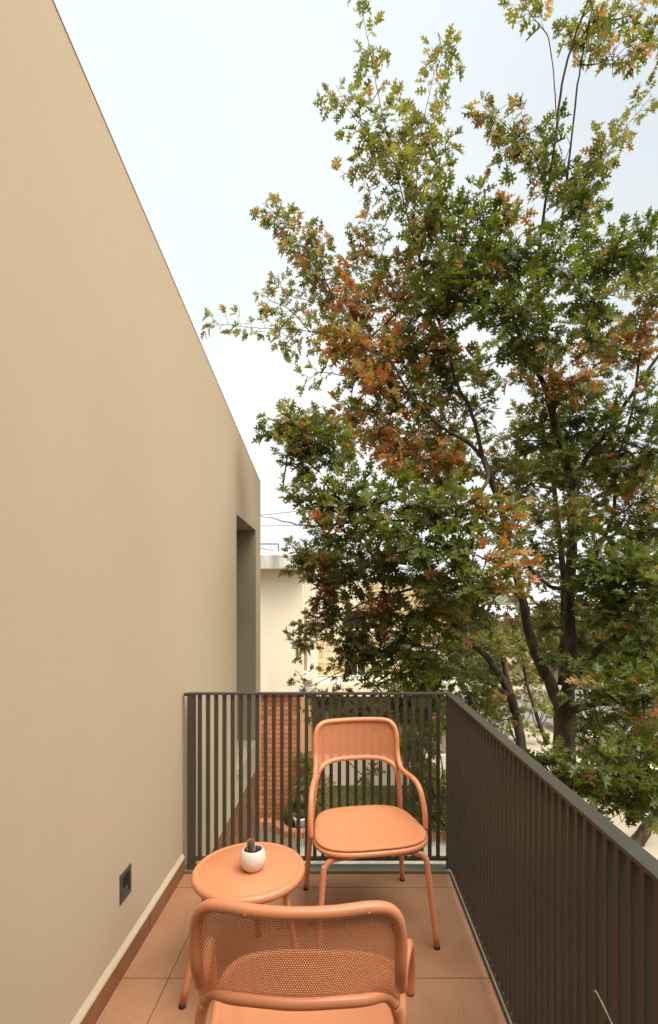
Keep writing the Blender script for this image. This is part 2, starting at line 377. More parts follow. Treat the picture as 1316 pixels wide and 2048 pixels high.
# balcony floor
def tile_floor():
    m = bpy.data.materials.new('terracotta_floor_tile'); m.use_nodes = True; t = m.node_tree; b = t.nodes['Principled BSDF']
    tcn = N(t, 'ShaderNodeTexCoord')
    n1 = N(t, 'ShaderNodeTexNoise'); n1.inputs['Scale'].default_value = 2.2; n1.inputs['Detail'].default_value = 7; n1.inputs['Roughness'].default_value = .62
    t.links.new(tcn.outputs['Object'], n1.inputs[0])
    r = N(t, 'ShaderNodeValToRGB'); e = r.color_ramp.elements; e[0].position = .3; e[1].position = .72
    e[0].color = (.275, .130, .066, 1); e[1].color = (.40, .21, .112, 1)
    t.links.new(n1.outputs['Fac'], r.inputs[0])
    n2 = N(t, 'ShaderNodeTexNoise'); n2.inputs['Scale'].default_value = 90; n2.inputs['Detail'].default_value = 4
    t.links.new(tcn.outputs['Object'], n2.inputs[0])
    q = N(t, 'ShaderNodeMapRange'); q.inputs[1].default_value = .3; q.inputs[2].default_value = .7; q.inputs[3].default_value = .93; q.inputs[4].default_value = 1.07
    t.links.new(n2.outputs['Fac'], q.inputs[0])
    sc = N(t, 'ShaderNodeVectorMath', operation='SCALE'); t.links.new(r.outputs[0], sc.inputs[0]); t.links.new(q.outputs[0], sc.inputs['Scale'])
    t.links.new(sc.outputs[0], b.inputs['Base Color'])
    q2 = N(t, 'ShaderNodeMapRange'); q2.inputs[1].default_value = .35; q2.inputs[2].default_value = .7; q2.inputs[3].default_value = .32; q2.inputs[4].default_value = .62
    t.links.new(n1.outputs['Fac'], q2.inputs[0]); t.links.new(q2.outputs[0], b.inputs['Roughness']); b.inputs['Specular IOR Level'].default_value = .35
    return m
M['floor'] = tile_floor(); M['grout'] = mat('grout', (.19, .11, .065), .9, .3, 30)
bm = bmesh.new(); add_box(bm, XW+.001, .70, -.69, 2.885, -.19, -.004); tag(finish('balcony_slab', bm, M['grout']), kind='structure')
bm = bmesh.new(); jx = [-.897, -.7085, .585]; rows = [2.79]; y = 2.655
jy = [-.52, .09, .73, 1.37, 2.01, 2.655, 2.79]
jy = [2.79, 2.655, 2.010, 1.365, .72, .075, -.57, -1.215]
for i in range(len(jy)-1):
    for j in range(2):
        add_box(bm, jx[j]+.0022, jx[j+1]-.0022, jy[i+1]+.0022, jy[i]-.0022, -.0035, 0)
tag(finish('balcony_floor', bm, M['floor']), kind='structure')
# kerb strip round the two open sides
bm = bmesh.new()
add_box(bm, .585, .665, -1.2, 2.79, -.0035, .016); add_box(bm, XW+.001, .665, 2.79, 2.87, -.0035, .016)
tag(finish('kerb', bm, M['kerb'], bevel=.003), kind='structure')
# dried droplets / specks on the floor are part of the kerb-side dust: small leaf litter
# ---------------------------------------------------------------- railing
rail = empty('balcony_railing', (.585, 2.81, .016), 'dark bronze metal railing of slim upright bars closing two sides of the balcony', 'railing')
RL = -rail.location
def rpart(name, bm, bevel=0):
    o = finish(name, bm, M['rail'], rail, bevel=bevel); o.location = RL; return o
ZR = 1.0; YE = 2.82; XR = .585
bm = bmesh.new(); add_box(bm, -.885, XR+.022, YE-.02, YE+.02, ZR-.004, ZR+.006); add_box(bm, -.905, -.885, YE-.012, YE+.012, ZR-.012, ZR+.004); rpart('end_top_rail', bm)
bm = bmesh.new(); add_box(bm, XR-.02, XR+.022, -.4, YE-.0205, ZR-.004, ZR+.006); rpart('side_top_rail', bm, .0015)
bm = bmesh.new(); add_box(bm, -.885, XR+.01, YE-.010, YE+.010, .062, .080); rpart('end_bottom_rail', bm)
bm = bmesh.new(); add_box(bm, XR-.010, XR+.010, -.4, YE-.0105, .062, .080); rpart('side_bottom_rail', bm)
bm = bmesh.new(); add_box(bm, -.885, -.845, YE-.018, YE+.018, .016, ZR-.005); rpart('post', bm, .002)
bm = bmesh.new(); add_box(bm, XR-.014, XR+.014, YE-.014, YE+.014, .016, ZR-.005); rpart('post', bm, .002)
for yy in (1.36, .1):
    bm = bmesh.new(); add_box(bm, XR-.012, XR+.012, yy-.02, yy+.02, .016, .061); add_box(bm, XR-.03, XR+.03, yy-.035, yy+.035, .0165, .022); rpart('foot_bracket', bm)
bm = bmesh.new(); add_box(bm, -.01, .01, -.01, .01, 0, ZR-.0045-.0805); bmesh.ops.bevel(bm, geom=bm.edges[:], offset=.0015, segments=1, affect='EDGES')
me = bpy.data.meshes.new('baluster'); bm.to_mesh(me); bm.free(); me.materials.append(M['rail'])
SP = .0463; x = -.865+SP
while x < XR-.03:
    o = bpy.data.objects.new('baluster', me); C.objects.link(o); o.parent = rail; o.location = RL+Vector((x, YE, .0803)); x += SP
y = YE-SP
while y > .05:
    o = bpy.data.objects.new('baluster', me); C.objects.link(o); o.parent = rail; o.location = RL+Vector((XR, y, .0803)); y -= SP
tag(tube('wire', [(.568, 1.140, .618), (.567, 1.127, .627), (.564, 1.08, .622), (.563, 1.0, .600), (.566, .9, .56)], .0017, M['fillet'], seg=6),
    'thin pale wire leaning on the inside of the dark railing bars', 'wire')

# ---------------------------------------------------------------- recessed wall light
wl = empty('step_light', (XW, 2.078, .342), 'small dark square light recessed low in the cream wall above the skirting', 'wall light')
bm = bmesh.new(); a = .05; h = .058; i = .034; j = .040
for b in ((.0, .006, -a, a, j, h), (.0, .006, -a, a, -h, -j), (.0, .006, -a, -i, -j, j), (.0, .006, i, a, -j, j)): add_box(bm, *b)
finish('bezel', bm, M['steel'], wl)
bm = bmesh.new()
quad(bm, (.004, -i, j), (.004, i, j), (.0015, i, -j+.02), (.0015, -i, -j+.02)); quad(bm, (.0015, -i, -j+.02), (.0015, i, -j+.02), (.004, i, -j), (.004, -i, -j))
finish('hood', bm, M['black'], wl)
box('lip', M['steel'], (.001, .0055, -i+.004, i-.018, -j+.002, -.012), wl)

# ---------------------------------------------------------------- chairs
def ysurf(x, z): return -(.225+.05*(1-(x/.22)**2)+.12*(z-.68))
def make_chair(pad):
    r = .0130
    t = empty('armchair', (0, 0, 0), '', 'armchair')
    # arm and back tube
    arm = [(.272, .075, .437), (.273, .068, .50), (.270, .05, .555), (.263, .015, .610), (.251, -.04, .636), (.233, -.12, .642), (.2245, -.180, .650), (.220, -.208, .682)]
    side = [(.219, ysurf(.219, .73), .73), (.219, ysurf(.219, .79), .79), (.212, ysurf(.212, .838), .838), (.192, ysurf(.192, .868), .868), (.155, ysurf(.155, .881), .881), (.08, ysurf(.08, .882), .882)]
    half = arm+side
    full = half+[(0, ysurf(0, .882), .882)]+[(-x, y, z) for x, y, z in half[::-1]]
    tube('arm_and_back_frame', full, r, M['orange'], t, 20)
    # lower cross bar
    def leg_pts(s): return [(s*.262, -.285, .012), (s*.246, -.252, .25), (s*.232, -.224, .44), (s*.220, -.205, .58), (s*.208, -.208, .632)]
    bar = [(.208, -.208, .632), (.186, -.222, .662), (.14, ysurf(.14, .678), .678), (.07, ysurf(.07, .684), .684), (0, ysurf(0, .684), .684)]
    tube('cross_bar', bar+[(-x, y, z) for x, y, z in bar[:-1][::-1]], r, M['orange'], t, 20)
    for s in (1, -1):
        o = tube('rear_leg', leg_pts(s), r, M['orange'], t, 20)
        tube('foot_cap', [(s*.2625, -.2855, 0), (s*.262, -.285, .010)], r+.0012, M['rubber'], o, 16)
    for s in (1, -1):
        o = tube('front_leg', [(s*.09, .205, .402), (s*.15, .207, .402), (s*.195, .210, .397), (s*.222, .214, .375), (s*.234, .221, .33), (s*.262, .262, .012)], r, M['orange'], t, 20)
        tube('foot_cap', [(s*.2625, .2625, 0), (s*.262, .262, .010)], r+.0012, M['rubber'], o, 16)
    # seat ring: rounded trapezoid
    def outline(k, sc=1.0, d=0):
        a = 2*math.pi*k; c, s = math.cos(a), math.sin(a); n = 3.4
        xx = abs(c)**(2/n)*(1 if c >= 0 else -1); yy = abs(s)**(2/n)*(1 if s >= 0 else -1)
        hw = .242+.030*yy; return (xx*(hw*sc-d), .012+yy*(.228*sc-d))
    ring = [Vector((*outline(k/72), .424+.010*math.cos(2*math.pi*k/72)**2)) for k in range(72)]
    tube('seat_frame', ring, .0135, M['orange'], t, 16, closed=True, raw=True)
    def disc(name, m, z, d, thick=0, rings=8):
        bm = bmesh.new(); uv = bm.loops.layers.uv.new('UVMap')
        def layer(z):
            c = bm.verts.new((0, .012, z-.006)); L = []
            for q in range(1, rings+1):
                f = q/rings
                L.append([bm.verts.new((outline(k/72, 1, d)[0]*f, .012+(outline(k/72, 1, d)[1]-.012)*f, z-.006*(1-f*f) + .008*math.cos(2*math.pi*k/72)**2*f)) for k in range(72)])
            for k in range(72): bm.faces.new((c, L[0][k], L[0][(k+1) % 72]))
            for q in range(rings-1):
                for k in range(72): bm.faces.new((L[q][k], L[q+1][k], L[q+1][(k+1) % 72], L[q][(k+1) % 72]))
            return L[-1]
        A = layer(z)
        if thick:
            B = layer(z-thick)
            mid = [bm.verts.new(((A[k].co+B[k].co)/2)+Vector((A[k].co.x, A[k].co.y-.012, 0)).normalized()*.006) for k in range(72)]
            for k in range(72):
                k2 = (k+1) % 72; bm.faces.new((A[k], A[k2], mid[k2], mid[k])); bm.faces.new((mid[k], mid[k2], B[k2], B[k]))
        for f in bm.faces:
            for l in f.loops: l[uv].uv = (l.vert.co.x, l.vert.co.y)
        return finish(name, bm, m, t, smooth=True)
    disc('seat', M['perfs'], .4325, .004)
    if pad: disc('seat_pad', M['pad'], .4500, -.002, .012)
    # perforated back sheet
    bm = bmesh.new(); uv = bm.loops.layers.uv.new('UVMap'); nu, nv = 48, 14; g = []
    def zt(x):
        a = abs(x)
        return .882 if a < .15 else .79+.092*math.sqrt(max(0, 1-((a-.15)/.069)**2))
    def zb(x):
        a = abs(x)
        return .684-.006*(a/.14)**2 if a < .14 else .678-.030*((a-.14)/.078)**1.3
    for i in range(nu+1):
        x = .2185*math.sin((i/nu*2-1)*math.pi/2); row = []
        for k in range(nv+1):
            z = zb(x)+(zt(x)-zb(x))*k/nv; row.append(bm.verts.new((x, ysurf(x, max(z, .68))+(0.0 if abs(x) < .14 else .01*max(0, (.70-z)/.05)), z)))
        g.append(row)
    for i in range(nu):
        for k in range(nv): bm.faces.new((g[i][k], g[i+1][k], g[i+1][k+1], g[i][k+1]))
    for f in bm.faces:
        for l in f.loops: l[uv].uv = (l.vert.co.x*1.05, l.vert.co.z)
    finish('backrest', bm, M['perf'], t, smooth=True)
    return t
far = make_chair(True); far.location = (.100, 2.40, 0); far.rotation_euler.z = R(180+9.5)
tag(far, 'terracotta metal armchair with a smooth seat pad facing the viewer before the end railing', 'armchair', 'terracotta armchairs on the balcony')
near = make_chair(False); near.location = (-.095, 1.300, 0); near.rotation_euler.z = R(-1.2)
tag(near, 'terracotta metal armchair seen from behind in the foreground, bare perforated seat', 'armchair', 'terracotta armchairs on the balcony')

dm = mat('clear_water', (.80, .45, .28), .08, .02, 5, 0, 1, .8)
for (x_, f_) in ((-.155, .2), (-.118, .35), (-.10, .15), (-.07, .3), (.12, .3), (.15, .1)):
    bm = bmesh.new(); a_ = R(200+f_*60); bmesh.ops.create_icosphere(bm, subdivisions=2, radius=.0022, matrix=Matrix.Translation((x_, ysurf(x_, .881)+.0135*math.cos(a_), .881-.0135*math.sin(a_)*-.3)))
    finish('water_drop', bm, dm, near, smooth=True)
bm = bmesh.new()
for i in range(46):
    x_, y_ = rnd.uniform(-.88, .57), rnd.uniform(.9, 2.78); q_ = rnd.uniform(.0008, .0026)
    if rnd.random() < .4: x_ = .575-abs(rnd.gauss(0, .02))
    bmesh.ops.create_icosphere(bm, subdivisions=1, radius=q_, matrix=Matrix.Translation((x_, y_, q_*.6)) @ Matrix.Diagonal((1.6, 1, .6, 1)))
tag(finish('grit', bm, M['twig']), 'dark specks of grit scattered thinly over the terracotta floor tiles', 'grit', kind='stuff')

# ---------------------------------------------------------------- side table
tb = empty('side_table', (-.384, 2.005, 0), 'low round terracotta metal side table carrying the small cactus pot', 'side table')
lathe('tabletop', [(0, .450), (.196, .450), (.198, .4485), (.1995, .4485), (.2015, .450), (.210, .450), (.217, .4475), (.2215, .442), (.2235, .434), (.222, .426), (.217, .419), (.209, .416), (.198, .417), (.19, .425), (0, .430)], M['orange'], tb, 96)
for a in (212, 332, 92):
    ca, sa = math.cos(R(a)), math.sin(R(a))
    o = tube('leg', [(ca*.12, sa*.12, .424), (ca*.165, sa*.165, .40), (ca*.182, sa*.182, .36), (ca*.262, sa*.262, .012)], .0125, M['orange'], tb, 16)
    tube('foot_cap', [(ca*.263, sa*.263, 0), (ca*.262, sa*.262, .011)], .0138, M['rubber'], o, 14)
pt = empty('potted_cactus', (-.366, 1.985, .4502), 'small round white pot with dark soil and a stubby brown cactus on the table', 'potted cactus')
prof = [(0, .0), (.024, .0), (.030, .002), (.043, .016), (.0505, .034), (.0525, .048), (.0495, .066), (.043, .079), (.0395, .083), (.0375, .0835), (.036, .082), (.038, .074), (.039, .066)]
lathe('pot', prof, M['pot'], pt, 64)
bm = bmesh.new(); c = bm.verts.new((0, 0, .069)); pr = None; L = []
for q in range(1, 9):
    L.append([bm.verts.new((.039*q/8*math.cos(k*math.pi/18), .039*q/8*math.sin(k*math.pi/18), .069+rnd.uniform(-.002, .003))) for k in range(36)])
for k in range(36): bm.faces.new((c, L[0][k], L[0][(k+1) % 36]))
for q in range(7):
    for k in range(36): bm.faces.new((L[q][k], L[q+1][k], L[q+1][(k+1) % 36], L[q][(k+1) % 36]))
for q in range(60):
    a = rnd.uniform(0, 6.28); rr = .036*math.sqrt(rnd.random()); s = rnd.uniform(.0015, .0035)
    bmesh.ops.create_icosphere(bm, subdivisions=1, radius=s, matrix=Matrix.Translation((rr*math.cos(a), rr*math.sin(a), .071+s*.4)))
finish('soil', bm, M['soil'], pt)
bm = bmesh.new(); rings = []
for q in range(15):
    f = q/14; z = .066+.052*f; rr = .0135*(1-.10*math.cos(f*3))*(math.sqrt(max(0, 1-((f-.62)/.38)**2)) if f > .62 else 1)+.0004
    rings.append([bm.verts.new((-.008+rr*(1+.10*math.cos(k*math.pi/4*2))*math.cos(k*math.pi/16), .004+rr*(1+.10*math.cos(k*math.pi/4*2))*math.sin(k*math.pi/16), z)) for k in range(32)])
for a, b in zip(rings, rings[1:]):
    for k in range(32): bm.faces.new((a[k], a[(k+1) % 32], b[(k+1) % 32], b[k]))
bm.faces.new(rings[-1])
cc = finish('cactus', bm, M['cactus'], pt, smooth=True)
bm = bmesh.new()
for q in range(1300):
    f = rnd.random(); a = rnd.uniform(0, 6.28); z = .070+.048*f; rr = .0135*(math.sqrt(max(0, 1-((f-.62)/.38)**2)) if f > .62 else 1)
    p = Vector((-.008+rr*math.cos(a), .004+rr*math.sin(a), z)); d = Vector((math.cos(a), math.sin(a), rnd.uniform(-.6, .9)+max(0, f-.6)*3)).normalized()*rnd.uniform(.003, .007)
    s = d.orthogonal().normalized()*.00028; quad(bm, p-s, p+s, p+d)if False else bm.faces.new((bm.verts.new(p-s), bm.verts.new(p+s), bm.verts.new(p+d)))
finish('spines', bm, M['spine'], cc)

# ---------------------------------------------------------------- neighbour's house
nb = empty('neighbour_house', (-3, 12, G), 'cream two storey house with flat stained concrete roof edge and red brick ground floor', 'house')
NL = Vector((3, -12, -G))
def npart(name, m, b, parent=None, bevel=0):
    o = box(name, m, b, parent or nb, bevel); o.location = NL if parent is None else (0, 0, 0); return o
YN = 10.30
npart('wall', M['cream'], (-7, -.87, YN, 16, -.29, 2.21))
npart('side_wall', M['cream2'], (-.869, -.69, YN+.28, 16, -.45, 2.21))
npart('roof_edge', M['fascia'], (-7, -.74, YN-.45, 16.2, 2.211, 2.49), bevel=.01)
npart('roof_slab', M['white'], (-7, -.9, YN-.1, 16, 2.4905, 2.60))
npart('brick_wall', M['nbrick'], (-7, -.95, YN+.15, 16, G, -.291))
npart('brick_end', M['salmon'], (-.949, -.80, YN+.22, 15.9, G, -.4505))
wf = npart('window', M['shade'], (-.868, -.80, YN+.265, YN+.279, .12, 1.45)); 
wf2 = npart('window_sill', M['white'], (-.875, -.70, YN+.10, YN+.279, -.06, .10))
# recessed wing with balcony
npart('wing_wall', M['cream2'], (-.689, 2.6, 12.9, 16, -.5, 2.2)); npart('wing_lower_wall', M['shade'], (-.799, 3.0, 12.75, 15.9, G, -.501))
npart('stone_cladding', M['stone'], (.55, 2.5, 12.70, 12.899, -.30, 2.2)); npart('stone_cladding', M['stone'], (-.688, -.02, 12.70, 12.899, -.30, .62))
npart('door', M['dark'], (.0, .53, 12.86, 12.898, -.30, 1.35)); npart('balcony_slab', M['cream'], (-.68, 2.9, 11.6, 12.69, -.62, -.33))
npart('garden_wall', M['cream2'], (-.79, 3.2, 12.42, 12.6, G, -2.25))
bm = bmesh.new(); yb = 11.65
def bar3(bm, p, q, r=.012, seg=6): sweep(bm, [Vector(p), Vector(q)], r, seg)
bar3(bm, (-.66, yb, .92), (2.4, yb, .92), .02); bar3(bm, (-.66, yb, -.15), (2.4, yb, -.15), .015)
for i in range(17): bar3(bm, (-.66+i*.19, yb, -.33), (-.66+i*.19, yb, .92), .010)
for i in range(16):
    cx = -.565+i*.19; ring = [Vector((cx+.06*math.cos(t*math.pi/8), yb, .35+.16*math.sin(t*math.pi/8))) for t in range(16)]; sweep(bm, ring, .007, 5, closed=True)
o = finish('balcony_railing', bm, M['white'], nb); o.location = NL
bm = bmesh.new(); yr = YN+.6
bar3(bm, (-3, yr, 2.83), (-1.45, yr, 2.83), .012); bar3(bm, (-1.45, yr, 2.83), (-1.45, yr, 2.60), .012); bar3(bm, (-3, yr, 2.83), (-3, yr, 2.60), .012)
o = finish('roof_pipe', bm, M['wire'], nb); o.location = NL
# terracotta edging of the beds, pots, boulder
ed = empty('bed_edging', (0, 10.3, G), 'terracotta brick edging curving round the garden bed by the brick wall', 'edging')
bm = bmesh.new()
pts = catmull([(-2.2, 10.15, G+.1), (-1.5, 10.15, G+.1), (-1.25, 9.9, G+.1), (-1.05, 9.72, G+.1), (-.6, 9.72, G+.1), (.3, 9.78, G+.1), (1.4, 9.7, G+.1), (2.2, 9.72, G+.1), (3.2, 9.9, G+.1)], 8)
for i in range(len(pts)-1):
    a, b = pts[i], pts[i+1]; d = (b-a).normalized(); n = Vector((-d.y, d.x, 0))
    q = [a+n*.09+d*.008, b+n*.09-d*.008, b-n*.09-d*.008, a-n*.09+d*.008]
    lo = [bm.verts.new((p.x, p.y, G)) for p in q]; hi = [bm.verts.new((p.x, p.y, G+.13)) for p in q]
    for k in range(4): bm.faces.new((lo[k], lo[(k+1) % 4], hi[(k+1) % 4], hi[k]))
    bm.faces.new(hi)
o = finish('bricks', bm, M['terracotta'], ed); o.location = -ed.location
gp = empty('flower_pot', (-.88, 9.95, G), 'small pale flower pot among green leaves beside the brick wall', 'flower pot')
lathe('pot', [(0, 0), (.09, 0), (.14, .26), (.155, .26), (.155, .30), (.135, .30), (.12, .26), (0, .25)], M['white'], gp, 24)

# ---------------------------------------------------------------- far things
def gable(name, x0, x1, y0, y1, z1, zr, mw, mr, label, over=.5, axis='x'):
    e = empty(name, ((x0+x1)/2, (y0+y1)/2, G), label, 'house'); L = -e.location
    o = box('wall', mw, (x0, x1, y0, y1, G, z1), e); o.location = L
    bm = bmesh.new(); ym = (y0+y1)/2
    A = [(x0-over, y0-over, z1+.01), (x0-over, ym, zr), (x0-over, y1+over, z1+.01)]; B = [(x1+over, p[1], p[2]) for p in A]
    for d in (0, .12):
        pass
    a = [bm.verts.new(p) for p in A]+[bm.verts.new((p[0], p[1], p[2]+.14)) for p in A]; b = [bm.verts.new(p) for p in B]+[bm.verts.new((p[0], p[1], p[2]+.14)) for p in B]
    for i, j in ((0, 1), (1, 2), (3, 4), (4, 5), (0, 3), (2, 5)): bm.faces.new((a[i], a[j], b[j], b[i]))
    for s in (a, b): bm.faces.new((s[0], s[1], s[4], s[3])); bm.faces.new((s[1], s[2], s[5], s[4]))
    o = finish('roof', bm, mr, e); o.location = L
    for i in range(3):
        xx = x0+(x1-x0)*(i+.5)/3; o = box('window', M['dark'], (xx-.6, xx+.6, y0-.04, y0-.005, z1-2.0, z1-.8), e); o.location = L
    return e
gable('distant_house', 11.2, 17.5, 36, 44, .35, 1.35, M['peach'], M['roofmetal'], 'distant house with white sheet metal roof seen through the oak branches')
gable('distant_house', 24, 36, 36, 46, -.6, .6, M['peach'], M['terracotta'], 'peach coloured distant house at the right beyond the street')
gable('distant_house', 26, 40, 70, 80, 1.8, 3.2, M['cream2'], M['roofmetal'], 'pale distant house under the hill behind the white roofed one')
gable('distant_house', 9, 21, 29.2, 34, -2.0, -1.2, M['peach'], M['shade'], 'low white walled house across the street behind the oak trunk')
wv = empty('low_wall', (7.5, 10, G), 'low rosy garden wall with pale coping between the pavement and driveway', 'wall'); L = -wv.location
o = box('wall', M['drywall'], (7.32, 7.62, 3, 15.5, G, -2.46), wv); o.location = L
o = box('coping', M['cream2'], (7.27, 7.67, 2.95, 15.56, -2.459, -2.38), wv, .008); o.location = L
o = box('boundary_wall', M['cream2'], (18, 40, 27.7, 27.95, G, -1.5)); tag(o, 'long pale boundary wall across the street at the far right', 'wall')
# parked car on the drive
# wires
for i, (y0p, y1p, Y, lab) in enumerate(((1051, 1030, 15, 'topmost thin cable crossing the sky beside the cream house corner'), (1060, 1052, 17, 'second thin cable from the top crossing the sky above the flat roof'),
                              (1071, 1095, 14, 'dark cable sloping down to the right just above the roof pipe'), (1098, 1108, 22, 'lowest faint cable running level just over the flat roof'))):
    a = P(380, y0p-6, Y); b = P(1500, y0p+(y1p-y0p)*8, Y+3); pts = []
    for k in range(17):
        f = k/16; p = a.lerp(b, f); p.z -= .8*4*f*(1-f)*.3; pts.append(p)
    tag(tube('overhead_wire', pts, .009, M['wire'], raw=True, seg=5), lab, 'cable', 'overhead cables beyond the cream house')

# ---------------------------------------------------------------- foliage
HALF = [(.008, 0), (.010, .15), (.08, .20), (.24, .16), (.17, .24), (.25, .29), (.07, .33), (.09, .41), (.30, .40), (.27, .46), (.45, .53), (.28, .54), (.31, .62), (.08, .56), (.08, .64), (.26, .70), (.22, .75), (.33, .86), (.15, .79), (.07, .78), (.07, .86), (.13, .93), (.04, .92), (0, 1.04)]
RIB = [(0, 0)]
def leaf_template(simple=False):
    if simple:
        h = [(0, 0), (.22, .25), (.12, .42), (.34, .55), (.12, .72), (0, 1)]
    else: h = HALF
    right = [(x, y) for x, y in h]
    rib_only = [(0, y) for y in (.8, .6, .4, .2, 0.0)]
    v = []; faces = []
    def add(p):
        v.append(p); return len(v)-1
    def z(x, y): return .28*abs(x)-.22*y*y
    rib = [add((0, y, z(0, y))) for _, y in rib_only]           # tip to base
    tip = add((0, 1.0, z(0, 1)))
    for s in (1, -1):
        ids = []
        for x, y in right:
            if x == 0: continue
            ids.append(add((s*x, y, z(x, y))))
        loop = [rib[-1]]+ids+[tip]+rib[:-1]
        faces.append(loop if s == 1 else loop[::-1])
    return np.array(v), faces
TPL = leaf_template(); TPS = leaf_template(True)
class Foliage:
    def __init__(s): s.p = []; s.d = []; s.n = []; s.l = []; s.t = []
    def leaf(s, p, d, n, l, t): s.p.append(tuple(p)); s.d.append(tuple(d)); s.n.append(tuple(n)); s.l.append(l); s.t.append(t)
    def build(s, name, m, parent, tpl=TPL):
        V, Fc = tpl; nv = len(V); K = len(s.p)
        p = np.array(s.p); d = np.array(s.d); n = np.array(s.n); l = np.array(s.l); tn = np.array(s.t)
        d /= np.linalg.norm(d, axis=1)[:, None]; n -= d*(n*d).sum(1)[:, None]; n /= (np.linalg.norm(n, axis=1)[:, None]+1e-9); x = np.cross(d, n)
        wv = nr.uniform(.6, 1.05, K)
        co = p[:, None, :]+l[:, None, None]*(V[None, :, 0, None]*x[:, None, :]*wv[:, None, None]+V[None, :, 1, None]*d[:, None, :]+V[None, :, 2, None]*n[:, None, :]*nr.uniform(-.4, 2.6, K)[:, None, None])
        me = bpy.data.meshes.new(name); me.vertices.add(K*nv); me.vertices.foreach_set('co', co.reshape(-1).astype(np.float32))
        lens = [len(f) for f in Fc]; flat = np.concatenate([np.array(f) for f in Fc]); nl = len(flat)
        me.loops.add(K*nl); me.loops.foreach_set('vertex_index', (flat[None, :]+np.arange(K)[:, None]*nv).reshape(-1).astype(np.int32))
        me.polygons.add(K*len(Fc)); st = np.concatenate([[0], np.cumsum(lens)[:-1]])
        me.polygons.foreach_set('loop_start', (st[None, :]+np.arange(K)[:, None]*nl).reshape(-1).astype(np.int32))
        me.update(calc_edges=True)
        at = me.attributes.new('tone', 'FLOAT', 'POINT'); at.data.foreach_set('value', np.repeat(tn, nv).astype(np.float32))
        me.validate()
        o = link_mesh(name, me, m, parent); o.location = -parent.location
        return o
def rv(): return Vector((rnd.gauss(0, 1), rnd.gauss(0, 1), rnd.gauss(0, 1))).normalized()
def tone(kind):
    u = rnd.random()
    if kind == 'g':   return rnd.betavariate(2.2, 3.2)*.52 if u < .98 else rnd.uniform(.6, .86)
    if kind == 'l':   return rnd.uniform(.28, .56) if u < .95 else rnd.uniform(.6, .8)       # light yellow green
    if kind == 'm':   return rnd.uniform(.1, .5) if u < .68 else rnd.uniform(.56, .86)
    if kind == 'o':   return rnd.uniform(.2, .55) if u < .2 else rnd.uniform(.60, .90)
    if kind == 'r':   return rnd.uniform(.1, .5) if u < .3 else rnd.uniform(.62, .95)
    if kind == 'd':   return rnd.uniform(.93, 1.0)
